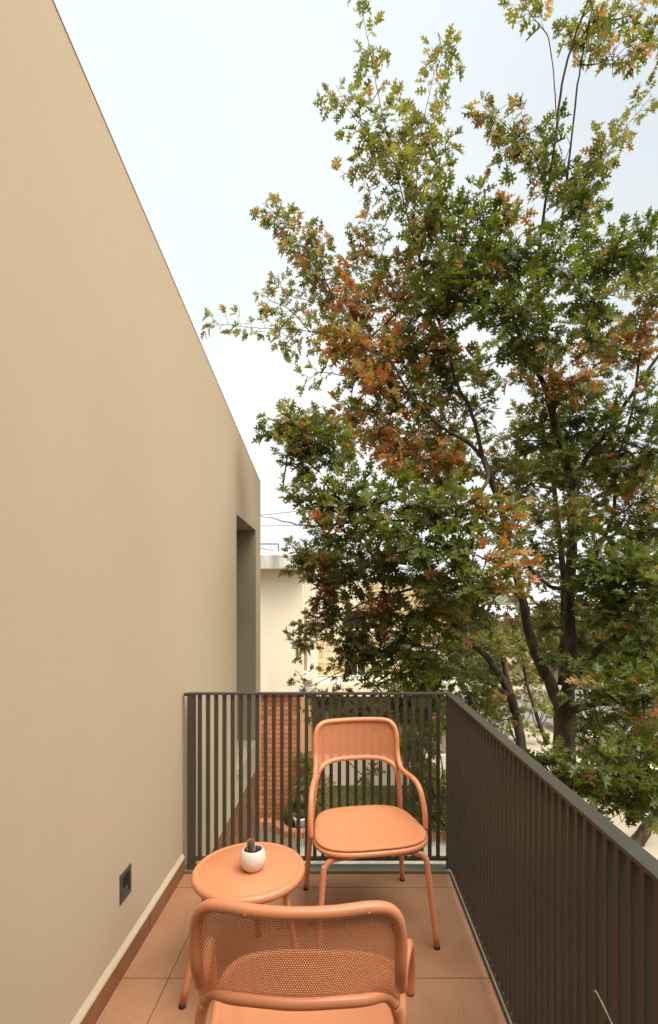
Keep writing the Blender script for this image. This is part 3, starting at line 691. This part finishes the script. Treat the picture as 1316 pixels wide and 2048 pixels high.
class Tree:
    def __init__(s, trunkmat=None): s.bm = bmesh.new(); s.fo = Foliage(); s.nodes = []
    def limb(s, pts, r0, r1, n=6, seg=10, wob=0.0, keep=True):
        pp = catmull(pts, n); K = len(pp)
        if wob:
            pp = [p+rv()*wob*(0 if i in (0,) else 1) for i, p in enumerate(pp)]
        rr = [(.85*r0+(.85*r1-.85*r0)*(i/(K-1))**.8)*rnd.uniform(.94, 1.06) for i in range(K)]
        sweep(s.bm, pp, rr, seg)
        if keep: s.nodes += pp
        return pp
    def twig(s, a, d, L, kind, leaf=.11, step=.034, r=.003, up=.25, start=.25):
        n = 5; pts = [a.copy()]; dd = d.normalized()
        for i in range(n):
            dd = (dd+rv()*.16+Vector((0, 0, up*.12))).normalized(); pts.append(pts[-1]+dd*L/n)
        sweep(s.bm, pts, [r*(1-.6*i/n) for i in range(n+1)], 4, cap=False)
        q = L*start; side = 1
        while q < L:
            f = q/L*n; i = min(int(f), n-1); p = pts[i].lerp(pts[i+1], f-i); t = (pts[i+1]-pts[i]).normalized()
            ax = t.cross(Vector((0, 0, 1))); ax = ax.normalized() if ax.length > .1 else rv()
            ld = (t*.75+ax*side*rnd.uniform(.5, 1.1)+rv()*.35+Vector((0, 0, -.22))).normalized()
            nn = (Vector((0, 0, 1))*.8+rv()*.75+Vector((0, -.25, 0)))
            s.fo.leaf(p, ld, nn, leaf*rnd.uniform(.5, 1.3), tone(kind)); side = -side; q += step*rnd.uniform(.7, 1.3)
        for k in range(3):                              # end tuft
            ld = (dd+rv()*.55).normalized(); s.fo.leaf(pts[-1], ld, Vector((0, 0, .7))+rv()*.8, leaf*rnd.uniform(.7, 1.1), tone(kind))
    def cluster(s, c, rx, ry, Y, kind='g', leaf=.11, dens=1.0, join=True, up=.25):
        a, b = rx*Y/F, ry*Y/F; dz = (a+b)/2
        c = Vector(c)
        if join and s.nodes:
            q = min(s.nodes, key=lambda v: (v-c).length+.25*max(0, v.z-c.z))
            L = (q-c).length
            if L > .05:
                mid = q.lerp(c, .5)+Vector((0, 0, -.06*L))+rv()*.05*L
                s.limb([q, mid, c], .006+.007*min(L, 1.5), .004, 5, 6, 0.004)
        lp = leaf*F/Y; n = dens*5.0*math.pi*rx*ry/(lp*lp*.42)
        nt_ = max(3, int(n/8))
        for i in range(nt_):
            u = rv(); u.z = u.z*.9+.12; rad = rnd.random()**.45
            e = c+Vector((u.x*a, u.y*dz, u.z*b))*rad
            L = rnd.uniform(.16, .28)*(leaf/.11)
            d = (Vector((u.x*a, u.y*dz, u.z*b)).normalized()+Vector((0, 0, up))+rv()*.45).normalized()
            s.twig(e-d*L*.7, d, L, kind, leaf, .034*leaf/.11, .0026, up)
            if rnd.random() < .35: sweep(s.bm, [c+rv()*.03, e-d*L*.7], [.004, .0025], 4, cap=False)
    def spray(s, pts, kind='g', leaf=.11, r=.007, every=.075, L=.18, start=.0, dens=1.0):
        pp = s.limb(pts, r, .002, 8, 6, .004)
        tot = 0; nxt = 0; side = 1; total = sum((b-a).length for a, b in zip(pp, pp[1:]))
        for a, b in zip(pp, pp[1:]):
            seg = (b-a).length; t = (b-a).normalized()
            while nxt < tot+seg:
                if nxt/total >= start:
                    p = a.lerp(b, (nxt-tot)/seg); ax = (t.cross(Vector((0, -1, 0)))).normalized()*side+rv()*.6
                    taper = 1-.45*(nxt/total)
                    s.twig(p, (t*.8+ax*.9).normalized(), L*taper*rnd.uniform(.7, 1.2), kind, leaf, .036, .0022)
                    side = -side
                nxt += every/dens*rnd.uniform(.75, 1.25)
            tot += seg
    def finish(s, e, m=None, tpl=TPL, lm=None):
        o = finish('trunk', s.bm, m or M['bark'], e, smooth=True); o.location = -e.location
        s.fo.build('crown', lm or M['leaf'], e, tpl); return e

# the big oak
TY = 5.5
base = P(1126, 1210+4500/TY, TY)
oak = empty('oak_tree', base, 'big red oak with lobed green and rust leaves filling the right side, forked grey trunk', 'tree')
T = Tree()
T.limb([base+Vector((0, 0, -.1)), P(1126, 1700, TY), P(1128, 1500, TY), P(1130, 1430, TY), P(1128, 1385, TY)], .17, .125, 5, 16)
T.limb([P(1122, 1420, TY), P(1098, 1360, 5.4), P(1072, 1310, 5.3), P(1055, 1250, 5.2), P(1043, 1190, 5.1), P(1022, 1110, 5.0), P(1000, 1010, 4.9), P(965, 915, 4.7)], .085, .030, 5, 12, .006)
T.limb([P(965, 915, 4.7), P(935, 885, 4.65), P(880, 850, 4.55), P(830, 800, 4.5), P(780, 720, 4.45)], .024, .010, 5, 8, .006)
T.limb([P(965, 915, 4.7), P(945, 830, 4.7), P(915, 770, 4.7), P(890, 680, 4.6), P(850, 560, 4.6), P(815, 430, 4.6)], .024, .012, 5, 8, .006)
T.limb([P(1132, 1400, TY), P(1141, 1330, 5.5), P(1138, 1200, 5.45), P(1146, 1050, 5.4), P(1140, 960, 5.4), P(1112, 860, 5.3), P(1092, 780, 5.2), P(1045, 690, 5.1), P(1010, 580, 5.0)], .092, .020, 5, 12, .006)
T.limb([P(1125, 1370, 5.7), P(1128, 1280, 5.8), P(1126, 1150, 5.9), P(1112, 1000, 6.0), P(1090, 880, 6.0), P(1060, 740, 6.0)], .062, .018, 5, 10, .006)
T.limb([P(1148, 1010, 5.4), P(1165, 930, 5.3), P(1215, 865, 5.2), P(1262, 790, 5.1), P(1330, 690, 5.0)], .045, .016, 5, 10, .006)
T.limb([P(1112, 860, 5.3), P(1098, 700, 5.2), P(1075, 560, 5.0), P(1085, 450, 4.9), P(1108, 300, 4.8), P(1130, 140, 4.7), P(1180, -10, 4.6), P(1210, -90, 4.6)], .028, .008, 6, 8, .005)
T.limb([P(1120, 500, 4.9), P(1140, 300, 4.8), P(1158, 150, 4.75), P(1175, 60, 4.7), P(1200, -40, 4.7)], .014, .006, 6, 8, .005)
T.limb([P(1138, 1360, TY), P(1190, 1310, 5.3), P(1240, 1270, 5.1), P(1290, 1205, 4.9), P(1360, 1130, 4.7)], .080, .045, 5, 12, .006)
T.limb([P(1140, 1150, 5.5), P(1165, 1150, 5.7), P(1200, 1090, 5.8), P(1228, 1020, 5.8), P(1232, 930, 5.8), P(1262, 830, 5.7), P(1290, 640, 5.6)], .040, .014, 5, 10, .006)
T.limb([P(1136, 1180, 5.4), P(1100, 1172, 5.2), P(1065, 1140, 5.0), P(1040, 1090, 4.8), P(1005, 1050, 4.4)], .030, .010, 5, 8, .006)
T.limb([P(1132, 1440, 5.45), P(1150, 1418, 5.3), P(1185, 1410, 5.1), P(1260, 1400, 4.8), P(1340, 1390, 4.5)], .045, .025, 5, 10, .006)
T.limb([P(1340, 1300, 4.6), P(1290, 1335, 4.8), P(1255, 1360, 5.0), P(1215, 1400, 5.2), P(1150, 1425, 5.4)], .030, .016, 5, 8, .006)
T.limb([P(1210, 1510, 4.6), P(1245, 1470, 4.7), P(1262, 1400, 4.8)], .022, .016, 5, 8, .004)
T.limb([P(1205, 1515, 4.4), P(1190, 1545, 4.1), P(1170, 1570, 3.9)], .02, .010, 5, 8, .004)
T.limb([P(965, 915, 4.7), P(975, 960, 4.3), P(930, 1010, 4.0), P(860, 1040, 3.8), P(760, 1040, 3.8), P(660, 1050, 3.9), P(600, 1050, 4.0), P(560, 1040, 4.0), P(520, 1032, 4.05)], .024, .0018, 6, 8, .006)
T.limb([P(1043, 1190, 5.1), P(980, 1170, 4.6), P(900, 1160, 4.2), P(820, 1180, 4.2), P(740, 1200, 4.4), P(680, 1230, 4.5)], .024, .008, 6, 8, .006)
T.limb([P(850, 560, 4.6), P(780, 640, 4.7), P(720, 690, 4.8)], .012, .008, 5, 8, .004)

for pts, kind, k in [
  ([(815, 430, 4.6), (790, 330, 4.6), (765, 230, 4.6), (745, 130, 4.6), (730, 50, 4.6), (708, -60, 4.6)], 'l', dict(every=.12, L=.19, leaf=.12)),
  ([(830, 420, 4.6), (838, 300, 4.6), (858, 190, 4.6), (882, 90, 4.6)], 'l', dict(every=.085, L=.20, leaf=.115)),
  ([(790, 330, 4.6), (740, 270, 4.6), (700, 225, 4.6), (672, 170, 4.6)], 'l', dict(every=.07, L=.18)),
  ([(810, 410, 4.6), (760, 345, 4.6), (720, 335, 4.6), (680, 355, 4.6)], 'm', dict(every=.07, L=.17)),
  ([(838, 400, 4.6), (870, 330, 4.6), (885, 260, 4.6)], 'l', dict(every=.07, L=.18)),
  ([(720, 690, 4.8), (665, 590, 5), (615, 510, 5.1), (570, 450, 5.2), (525, 405, 5.3)], 'm', dict(every=.055, L=.22, leaf=.10)),
  ([(665, 590, 5), (640, 530, 5), (645, 480, 5)], 'm', dict(every=.06, L=.18, leaf=.10)),
  ([(665, 610, 5), (610, 600, 5), (570, 585, 5), (555, 545, 5)], 'l', dict(every=.08, L=.18, leaf=.10)),
  ([(780, 720, 4.45), (700, 685, 4.6), (600, 660, 4.8), (500, 655, 5.0), (418, 645, 5.1)], 'l', dict(every=.07, L=.17, leaf=.11)),
  ([(620, 665, 4.8), (580, 620, 4.9), (540, 600, 4.9), (525, 585, 5)], 'm', dict(every=.07, L=.14, leaf=.10)),
  ([(600, 660, 4.8), (570, 690, 4.8), (560, 700, 4.8)], 'l', dict(every=.05, L=.14, leaf=.11)),
  ([(800, 620, 5), (760, 560, 5.1), (730, 510, 5.2), (712, 455, 5.2)], 'm', dict(every=.06, L=.2, leaf=.10)),
  ([(790, 590, 5), (775, 540, 5), (750, 480, 5.1)], 'm', dict(every=.06, L=.17, leaf=.10)),
  ([(740, 760, 4.7), (680, 750, 4.7), (640, 745, 4.7), (612, 765, 4.7)], 'l', dict(every=.06, L=.14, leaf=.11)),
  ([(1100, 400, 4.8), (1060, 300, 4.8), (1010, 250, 4.8), (965, 210, 4.8)], 'm', dict(every=.06, L=.20, leaf=.115)),
  ([(1150, 430, 4.8), (1190, 350, 4.8), (1240, 270, 4.8), (1305, 190, 4.8)], 'l', dict(every=.06, L=.19, leaf=.10)),
  ([(1116, 260, 4.8), (1100, 90, 4.7), (1070, 40, 4.6), (1040, 0, 4.6), (1030, -40, 4.6)], 'l', dict(every=.10, L=.16, start=.6, leaf=.12)),
  ([(1180, 520, 4.7), (1220, 500, 4.7), (1290, 470, 4.7), (1340, 430, 4.7)], 'g', dict(every=.06, L=.2)),
  ([(640, 1050, 3.9), (600, 1010, 4.0), (575, 985, 4.0), (565, 965, 4.0)], 'm', dict(every=.06, L=.10, leaf=.07, start=.5)),
  ([(700, 1010, 3.8), (640, 1000, 3.8), (590, 1000, 3.8)], 'l', dict(every=.05, L=.18, leaf=.115)),
  ([(640, 1180, 4.5), (610, 1150, 4.6), (590, 1120, 4.6)], 'l', dict(every=.05, L=.15, leaf=.08)),
  ([(700, 1240, 4.4), (640, 1280, 4.4), (590, 1288, 4.4)], 'l', dict(every=.06, L=.14, leaf=.08)),
  ([(760, 1380, 4.2), (700, 1340, 4.3), (620, 1372, 4.3), (600, 1350, 4.3), (590, 1340, 4.3)], 'l', dict(every=.07, L=.13, leaf=.08)),
  ([(700, 1400, 4.3), (655, 1410, 4.3), (610, 1425, 4.3)], 'g', dict(every=.06, L=.14, leaf=.08)),
]:
    T.spray([P(*q) for q in pts], kind, **k)
CL = [ # x, y, rx, ry, Y, kind[, leaf, dens]
 (1190, 40, 75, 55, 4.7, 'l'), (1225, 120, 65, 60, 4.7, 'm'), (1260, 30, 50, 40, 4.7, 'l'), (1165, 90, 35, 45, 4.7, 'l'), (1060, 15, 28, 22, 4.6, 'l'), (1300, 60, 40, 50, 4.7, 'l'),
 (1130, 330, 70, 85, 4.7, 'g'), (1150, 420, 60, 50, 4.7, 'g'), (1050, 260, 55, 50, 4.8, 'g'), (1010, 300, 30, 40, 4.8, 'm'), (1190, 330, 40, 50, 4.8, 'l'), (985, 225, 28, 25, 4.8, 'm'),
 (780, 300, 60, 70, 4.6, 'l'), (820, 380, 60, 60, 4.6, 'l'), (720, 350, 50, 30, 4.6, 'l'), (880, 300, 30, 50, 4.6, 'l'), (760, 240, 50, 45, 4.6, 'l'), (680, 210, 35, 40, 4.6, 'l'),
 (850, 250, 35, 50, 4.6, 'l'), (885, 95, 25, 35, 4.6, 'l'), (740, 110, 25, 30, 4.6, 'l', .11, .8),
 (860, 450, 65, 60, 4.5, 'g'), (960, 440, 60, 50, 4.5, 'g'), (930, 520, 75, 60, 4.4, 'g'), (850, 530, 55, 60, 4.6, 'm'), (1040, 520, 75, 60, 4.4, 'g'), (1120, 540, 65, 60, 4.4, 'g'), (1015, 445, 25, 25, 4.5, 'o'),
 (1210, 510, 55, 55, 4.4, 'g'), (1280, 520, 60, 60, 4.4, 'g'), (1190, 600, 60, 60, 4.2, 'g'), (1190, 680, 45, 40, 4.2, 'g'), (1295, 600, 45, 60, 5.2, 'l'), (1285, 660, 50, 60, 5.5, 'o'),
 (870, 620, 65, 60, 4.5, 'g'), (900, 590, 60, 60, 4.3, 'g'), (960, 600, 60, 60, 4.4, 'g'), (1030, 620, 70, 60, 4.2, 'g'), (1080, 680, 75, 50, 4.2, 'g'), (1010, 690, 60, 45, 4.2, 'g'), (880, 700, 60, 50, 4.6, 'm'), (945, 560, 40, 30, 4.3, 'm'),
 (690, 600, 50, 45, 5.0, 'o'), (740, 580, 45, 45, 5.0, 'm'), (670, 650, 45, 40, 5.0, 'o'), (740, 650, 65, 55, 4.9, 'o'), (800, 600, 50, 45, 5.0, 'o'), (720, 720, 60, 50, 4.8, 'r'), (770, 760, 60, 50, 4.7, 'o'), (690, 700, 40, 40, 4.8, 'o'),
 (600, 500, 45, 45, 5.1, 'm', .10), (560, 450, 28, 30, 5.2, 'm', .10), (640, 560, 40, 40, 5.0, 'm', .10), (700, 540, 35, 35, 5.0, 'm', .1), (735, 470, 28, 35, 5.1, 'm', .10),
 (820, 700, 50, 50, 4.8, 'm'), (830, 790, 60, 50, 4.7, 'm'), (760, 820, 50, 40, 4.7, 'm'), (740, 870, 50, 45, 4.9, 'o'), (700, 840, 35, 35, 4.9, 'o'), (790, 900, 50, 45, 5.0, 'o'), (840, 880, 50, 40, 5.4, 'm'), (830, 950, 50, 40, 5.0, 'o'), (880, 960, 50, 40, 5.0, 'm'),
 (900, 780, 60, 50, 5.0, 'g'), (860, 730, 50, 40, 4.8, 'g'), (940, 740, 50, 40, 5.4, 'l'), (900, 860, 45, 40, 5.4, 'm'), (950, 820, 30, 30, 5.4, 'g'), (980, 870, 35, 30, 6, 'l', .11, .7), (1010, 920, 50, 45, 6.2, 'l', .11, .7),
 (580, 840, 38, 35, 4.2, 'l', .085), (560, 870, 30, 28, 4.2, 'g', .085), (610, 850, 45, 35, 4.2, 'g', .085), (640, 890, 55, 42, 4.1, 'g', .09), (600, 905, 45, 35, 4.1, 'm', .085), (670, 920, 45, 40, 4.1, 'g', .09), (610, 880, 22, 28, 4.05, 'r', .085), (650, 860, 30, 30, 4.1, 'l', .085), (700, 890, 25, 30, 4.3, 'l', .08), (610, 935, 35, 25, 4.1, 'g', .085),
 (650, 1000, 55, 35, 3.8, 'g'), (700, 1010, 60, 45, 3.8, 'g'), (760, 1000, 60, 45, 3.7, 'g'), (820, 1010, 60, 45, 3.6, 'g'), (880, 1030, 60, 50, 3.6, 'g'), (940, 1020, 60, 45, 3.8, 'm'), (780, 1070, 65, 50, 3.5, 'g'), (710, 1070, 50, 45, 3.7, 'g'), (850, 1100, 65, 50, 3.4, 'g'), (930, 1100, 60, 50, 3.5, 'g'), (1000, 1060, 55, 50, 3.8, 'm'), (1010, 1130, 45, 45, 3.5, 'o'), (960, 1170, 60, 45, 3.4, 'g'), (890, 1170, 60, 45, 3.5, 'g'), (1030, 1010, 25, 20, 4.6, 'r'), (670, 1050, 14, 12, 3.7, 'r'),
 (620, 1130, 45, 35, 4.6, 'l', .08), (600, 1110, 28, 25, 4.6, 'l', .08), (660, 1120, 40, 40, 4.6, 'l', .08), (640, 1075, 25, 22, 4.6, 'l', .07), (660, 1180, 45, 45, 4.5, 'g', .08), (700, 1140, 50, 50, 4.2, 'g', .09), (760, 1140, 55, 50, 3.9, 'g'), (820, 1150, 55, 50, 3.8, 'g'),
 (665, 1235, 40, 35, 4.4, 'g', .085), (630, 1260, 35, 25, 4.4, 'm', .08), (600, 1290, 30, 20, 4.4, 'l', .075), (690, 1300, 45, 40, 4.2, 'g', .085), (730, 1230, 45, 40, 4.2, 'm', .09), (735, 1310, 45, 45, 4.1, 'g', .09), (790, 1290, 45, 45, 4.0, 'g'), (840, 1230, 55, 45, 3.8, 'g'), (800, 1350, 60, 45, 3.9, 'g'), (860, 1320, 55, 50, 3.8, 'g'), (910, 1250, 55, 45, 3.7, 'm'), (900, 1350, 55, 40, 4.2, 'g'), (960, 1240, 45, 40, 4.0, 'g'),
 (770, 1235, 22, 42, 3.9, 'd', .07), (655, 1170, 20, 40, 4.3, 'd', .06), (630, 1225, 12, 24, 4.3, 'd', .06), (775, 1200, 16, 20, 3.9, 'd', .06), (650, 1135, 14, 20, 4.3, 'd', .06),
 (1060, 970, 55, 50, 6.0, 'l', .11, .7), (1080, 1040, 50, 45, 5.8, 'l', .11, .8), (1180, 1000, 40, 40, 6.2, 'l', .11, .6), (1190, 1120, 35, 35, 6.0, 'l', .11, .5), (1100, 1110, 45, 30, 6.0, 'l', .11, .8),
 (1140, 760, 55, 50, 5.0, 'o'), (1090, 800, 50, 40, 5.2, 'm'), (1160, 830, 45, 40, 5.2, 'g'), (1210, 700, 50, 50, 5.6, 'o'), (1260, 730, 45, 45, 5.8, 'm', .11, .8), (1180, 880, 45, 40, 5.3, 'g'), (1090, 890, 50, 45, 5.4, 'g'), (1040, 760, 40, 30, 5.0, 'm'), (1050, 850, 40, 40, 5.6, 'l'),
 (1240, 870, 50, 45, 5.0, 'g'), (1290, 820, 50, 50, 5.0, 'g'), (1300, 900, 50, 50, 5.0, 'g'), (1240, 940, 45, 40, 5.4, 'g'), (1290, 1000, 45, 50, 5.4, 'm'), (1250, 1040, 45, 40, 5.6, 'l', .11, .8), (1310, 1060, 40, 40, 5.4, 'g'), (1130, 950, 45, 40, 5.0, 'g'), (1160, 1060, 35, 35, 5.2, 'g', .11, .7),
 (1230, 1130, 60, 35, 5.0, 'g'), (1290, 1130, 55, 40, 4.8, 'g'), (1200, 1180, 60, 45, 5.0, 'g'), (1270, 1190, 55, 45, 4.7, 'g'), (1180, 1240, 50, 45, 5.6, 'l'), (1230, 1250, 45, 35, 5.6, 'l'), (1290, 1250, 60, 45, 4.6, 'g'), (1300, 1310, 45, 35, 4.6, 'g'), (1245, 1330, 50, 30, 4.6, 'g'),
 (1070, 1240, 55, 35, 7.2, 'l', .10), (1010, 1230, 30, 30, 6.0, 'r', .10, .6), (1000, 1180, 40, 30, 3.8, 'm'),
  (1080, 930, 50, 45, 6.3, 'l'), (1170, 950, 40, 40, 6.3, 'l'), (1030, 1100, 30, 30, 6.2, 'l'), (1170, 1040, 45, 45, 6.3, 'l', .11, .8), (1080, 1150, 40, 30, 6.2, 'l'), (1100, 1210, 45, 30, 6.4, 'l'), (1010, 980, 40, 35, 6.2, 'l'), (1130, 850, 45, 40, 6.2, 'l'), (930, 930, 45, 35, 6.2, 'l'), (900, 900, 45, 35, 6.2, 'l'), (1210, 1150, 60, 45, 4.9, 'g'), (1260, 1140, 60, 40, 4.6, 'g'), (1220, 1220, 55, 45, 4.8, 'g'), (1300, 1180, 50, 50, 4.4, 'g'), (1180, 1300, 50, 40, 5.9, 'g'), (1100, 1250, 45, 35, 6.2, 'l'), (1090, 1310, 40, 30, 6.4, 'l', .11, .7), (1210, 1340, 50, 35, 4.6, 'g'), (1310, 1360, 40, 40, 4.2, 'g'), (1160, 1460, 35, 25, 4.6, 'g', .1, .6), (1310, 1460, 40, 50, 4.2, 'm'), (1230, 1510, 60, 35, 3.9, 'g'), (1300, 1560, 50, 50, 3.7, 'g'), (1080, 1570, 30, 18, 3.6, 'g'), (1250, 1570, 60, 45, 3.7, 'g'), (1180, 780, 45, 40, 6, 'l'), (1250, 960, 45, 40, 6, 'l'), (1190, 930, 40, 40, 5.9, 'l'), (1290, 960, 40, 40, 5.9, 'l'), (1270, 1090, 50, 40, 5.5, 'g'), (1140, 900, 40, 40, 5.1, 'g'), (1120, 1020, 35, 40, 5.1, 'l'), (1160, 1110, 30, 35, 5.1, 'g', .11, .7), (1110, 1330, 35, 25, 5.0, 'g', .1, .6), (1220, 1290, 45, 35, 6, 'g'), (1300, 1270, 45, 40, 5.5, 'g'), (1190, 1440, 40, 30, 5.6, 'g'), (1180, 1500, 45, 30, 4.4, 'g'), (1260, 1430, 45, 35, 5, 'g'), (680, 660, 35, 30, 4.9, 'r'), (760, 700, 50, 35, 4.7, 'o'), (720, 620, 40, 30, 4.8, 'o'), (760, 860, 40, 30, 4.6, 'r'), (860, 920, 45, 30, 4.6, 'o'), (800, 930, 40, 30, 4.6, 'o'), (760, 780, 35, 30, 4.5, 'o'),
 (1180, 1385, 50, 35, 3.9, 'g'), (1235, 1380, 55, 40, 4.0, 'g'), (1290, 1390, 50, 45, 4.0, 'g'), (1290, 1440, 35, 30, 3.9, 'r'), (1160, 1365, 20, 16, 3.9, 'm'), (1220, 1430, 50, 30, 4.4, 'g', .10, .6), (1270, 1480, 40, 30, 4.4, 'g', .1, .7),
 (1090, 1520, 55, 30, 3.6, 'g'), (1150, 1530, 60, 40, 3.5, 'g'), (1210, 1560, 60, 45, 3.5, 'g'), (1270, 1540, 60, 50, 3.6, 'g'), (1140, 1580, 40, 30, 3.5, 'g'), (1240, 1610, 50, 35, 3.5, 'g'), (1295, 1610, 40, 45, 3.5, 'g'), (1200, 1625, 35, 25, 3.5, 'g'), (1300, 1500, 40, 30, 3.7, 'm'),
 (660, 1400, 40, 25, 4.3, 'g', .08, .7), (720, 1420, 40, 30, 4.3, 'g', .08, .7), (800, 1410, 50, 35, 4.2, 'g', .09), (860, 1420, 45, 40, 4.2, 'g', .1), (640, 1450, 18, 25, 4.4, 'g', .07, .5), (730, 1555, 30, 14, 4.6, 'g', .08, .6), (760, 1460, 35, 25, 4.3, 'g', .09, .6),
]
for c in CL:
    x, y, rx, ry, Y, kind = c[:6]; lf = (c[6] if len(c) > 6 else .11)*1.08; de = (c[7] if len(c) > 7 else 1)*(.42 if (y < 420 and x < 950) else .54 if y < 420 else .68 if (y < 700 and x < 800) else 1.2 if y < 900 else 1.45)
    T.cluster(P(x, y, Y), rx*.93, ry*.93, Y, kind, lf, de)
T.finish(oak)
print('oak leaves', len(T.fo.p))

def other_tree(name, label, limbs, cl, leaf, group=None, tpl=TPL, lm=None, cat='tree'):
    b = limbs[0][0][0]; e = empty(name, b, label, cat, group); t = Tree()
    for pts, r0, r1 in limbs: t.limb(pts, r0, r1, 5, 10, .006)
    for x, y, rx, ry, Y, kind, de in cl: t.cluster(P(x, y, Y), rx, ry, Y, kind, leaf, de)
    return t.finish(e, tpl=tpl, lm=lm)
def gp_(px, Y): return P(px, VY+4500/Y, Y)
other_tree('oak_tree', 'thinner leaning oak with bare tangled twigs between the big oak and the cream house',
  [([gp_(1048, 8.0), P(1046, 1560, 8), P(1042, 1490, 8), P(1030, 1420, 8), P(1005, 1360, 8), P(960, 1300, 7.9), P(900, 1270, 7.8), P(850, 1240, 7.7)], .13, .035),
   ([P(1030, 1420, 8), P(1010, 1340, 8.1), P(990, 1270, 8.2), P(940, 1200, 8.3)], .06, .02), ([P(1020, 1390, 8), P(950, 1350, 7.6), P(900, 1320, 7.4)], .04, .015),
   ([P(1095, 1490, 8), P(1070, 1420, 8.2), P(1050, 1350, 8.4), P(1040, 1280, 8.5)], .045, .02)],
  [(900, 1230, 60, 40, 7.6, 'g', .8), (850, 1250, 50, 40, 7.6, 'm', .8), (960, 1290, 60, 30, 8, 'l', .9), (930, 1200, 50, 40, 8, 'm', .8), (1000, 1300, 40, 30, 8.2, 'm', .9), (1040, 1300, 40, 40, 8.5, 'l', .8), (980, 1340, 45, 30, 8.6, 'g', .9), (1050, 1360, 40, 30, 8.8, 'l', .8), (1000, 1400, 35, 30, 8.4, 'm', .8), (940, 1400, 40, 40, 8.0, 'g', .9), (1080, 1350, 35, 30, 9, 'g', .8), (960, 1380, 45, 35, 7.8, 'g', .6), (920, 1350, 45, 35, 7.6, 'g', .8), (1000, 1440, 40, 30, 8, 'g', .6), (1070, 1400, 35, 40, 8.3, 'l', .35), (860, 1180, 40, 30, 7.8, 'm', .8),
   (820, 1300, 50, 40, 7.6, 'g', .9), (960, 1430, 40, 30, 7.7, 'g', .8), (1010, 1380, 25, 25, 8.0, 'o', .4)], .10)
# bare tangled twigs belong to the thin tree: a few more in the big oak's shade
other_tree('oak_tree', 'dark leaning trunk rising from the pale pavement at the lower right edge',
  [([gp_(1272, 9.4), P(1285, 1668, 9.4), P(1310, 1635, 9.4), P(1370, 1580, 9.3), P(1420, 1480, 9.2), P(1440, 1300, 9)], .16, .08)],
  [(1330, 1320, 60, 50, 9, 'g', 1), (1400, 1250, 80, 60, 9, 'g', 1), (1330, 1420, 30, 40, 9, 'g', .8)], .11)
# shrubs behind the end railing
def shrub(label, px, Y, h, w, kind, n, leaf=.09, group='shrubs in the neighbour garden'):
    b = gp_(px, Y); e = empty('shrub', b, label, 'shrub', group); t = Tree()
    for i in range(4): t.limb([b, b+Vector((rnd.uniform(-.2, .2)*w, rnd.uniform(-.2, .2)*w, h*.4)), b+Vector((rnd.uniform(-.4, .4)*w, rnd.uniform(-.4, .4)*w, h*.85))], .03, .008, 4, 7, .01)
    for i in range(n):
        f = rnd.uniform(.12, 1); c = b+Vector((rnd.uniform(-.5, .5)*w, rnd.uniform(-.5, .5)*w, h*f)); rr = .24/Y*F
        t.cluster(c, rr, rr, Y, kind, leaf, .8)
    t.finish(e)
shrub('tall dark green shrub behind the right end of the railing by the garden path', 878, 10.0, 3.0, 1.0, 'g', 22)
shrub('tall shrub with light green leaves against the garden, left of the darkest shrub', 850, 10.8, 2.7, .8, 'l', 14)
shrub('dark bushy shrub beyond the lawn just right of the far chair back', 825, 11.6, 3.2, 1.0, 'l', 16)
shrub('yellow green shrub beside the salmon end of the brick wall', 625, 10.25, 1.3, .5, 'l', 9, .07)
for px_, Y_, lab_ in ((985, 17.5, 'leafy shrub on the street verge nearest the cream house'), (1030, 16.5, 'leafy shrub on the street verge just left of the big oak trunk'), (1075, 18.2, 'leafy shrub on the street verge directly behind the big oak trunk'), (1185, 17.6, 'leafy shrub on the street verge at the end of the low wall')):
    shrub(lab_, px_, Y_, 1.5, 1.7, 'l', 9, .13, 'shrubs along the street verge')
shrub('low leafy plant at the foot of the red brick wall', 600, 10.15, .5, .55, 'l', 5, .06)
shrub('small leafy plant low between the railing bars at the right corner of the path', 905, 9.9, .7, .9, 'l', 5, .07)
# background trees beyond the street
far_specs = [(930, 29, 4.2, 3.2, 'rounded far tree beyond the street nearest to the cream house'), (1010, 44, 4.8, 4, 'far tree standing left of the white roofed house'),
 (1130, 31, 3.9, 3.0, 'green far tree in front of the white roofed house behind the oak trunk'), (1185, 34, 4.9, 4.2, 'tall far tree right of the white roofed house'),
 (1250, 32, 4.6, 3.5, 'dense far tree between the oak limb and the peach house'), (1330, 33, 5.0, 4, 'far tree at the right edge before the peach house'),
 (1065, 60, 4.5, 5, 'small olive far tree below the hill line'), (1000, 30, 2.3, 2.4, 'low round far bush by the long low house'), (1160, 28, 3.2, 3.2, 'spreading far tree right behind the forked oak trunk'),
 (1220, 28, 3.0, 3.4, 'spreading far tree over the long pale boundary wall'), (1290, 29, 3.6, 3.4, 'second far tree from the right over the boundary wall'), (1050, 34, 3.6, 3.0, 'far tree below the left end of the white sheet roof'), (960, 34, 4.6, 3.6, 'far tree between the thin leaning oak and the cream house')]
for px, Y, h, w, lab in far_specs:
    b = gp_(px, Y); e = empty('background_tree', b, lab, 'tree', 'trees beyond the street'); t = Tree()
    t.limb([b, b+Vector((.1, 0, h*.4)), b+Vector((0, 0, h*.8))], .16, .05, 4, 7)
    for i in range(16):
        u = rv(); c = b+Vector((u.x*w*.42, u.y*w*.42, h*.62+u.z*h*.30)); rr = w*.2/Y*F
        lf = .30; lp = lf*F/Y; cc = c; n_ = int(1.8*math.pi*rr*rr/(lp*lp*.42))
        for k in range(n_):
            q = rv()*rnd.random()**.4*w*.22; t.fo.leaf(cc+q, rv()+q.normalized(), Vector((0, 0, 1))+rv(), lf*rnd.uniform(.6, 1.2), rnd.random())
    t.finish(e, tpl=TPS, lm=M['leaf_far'])
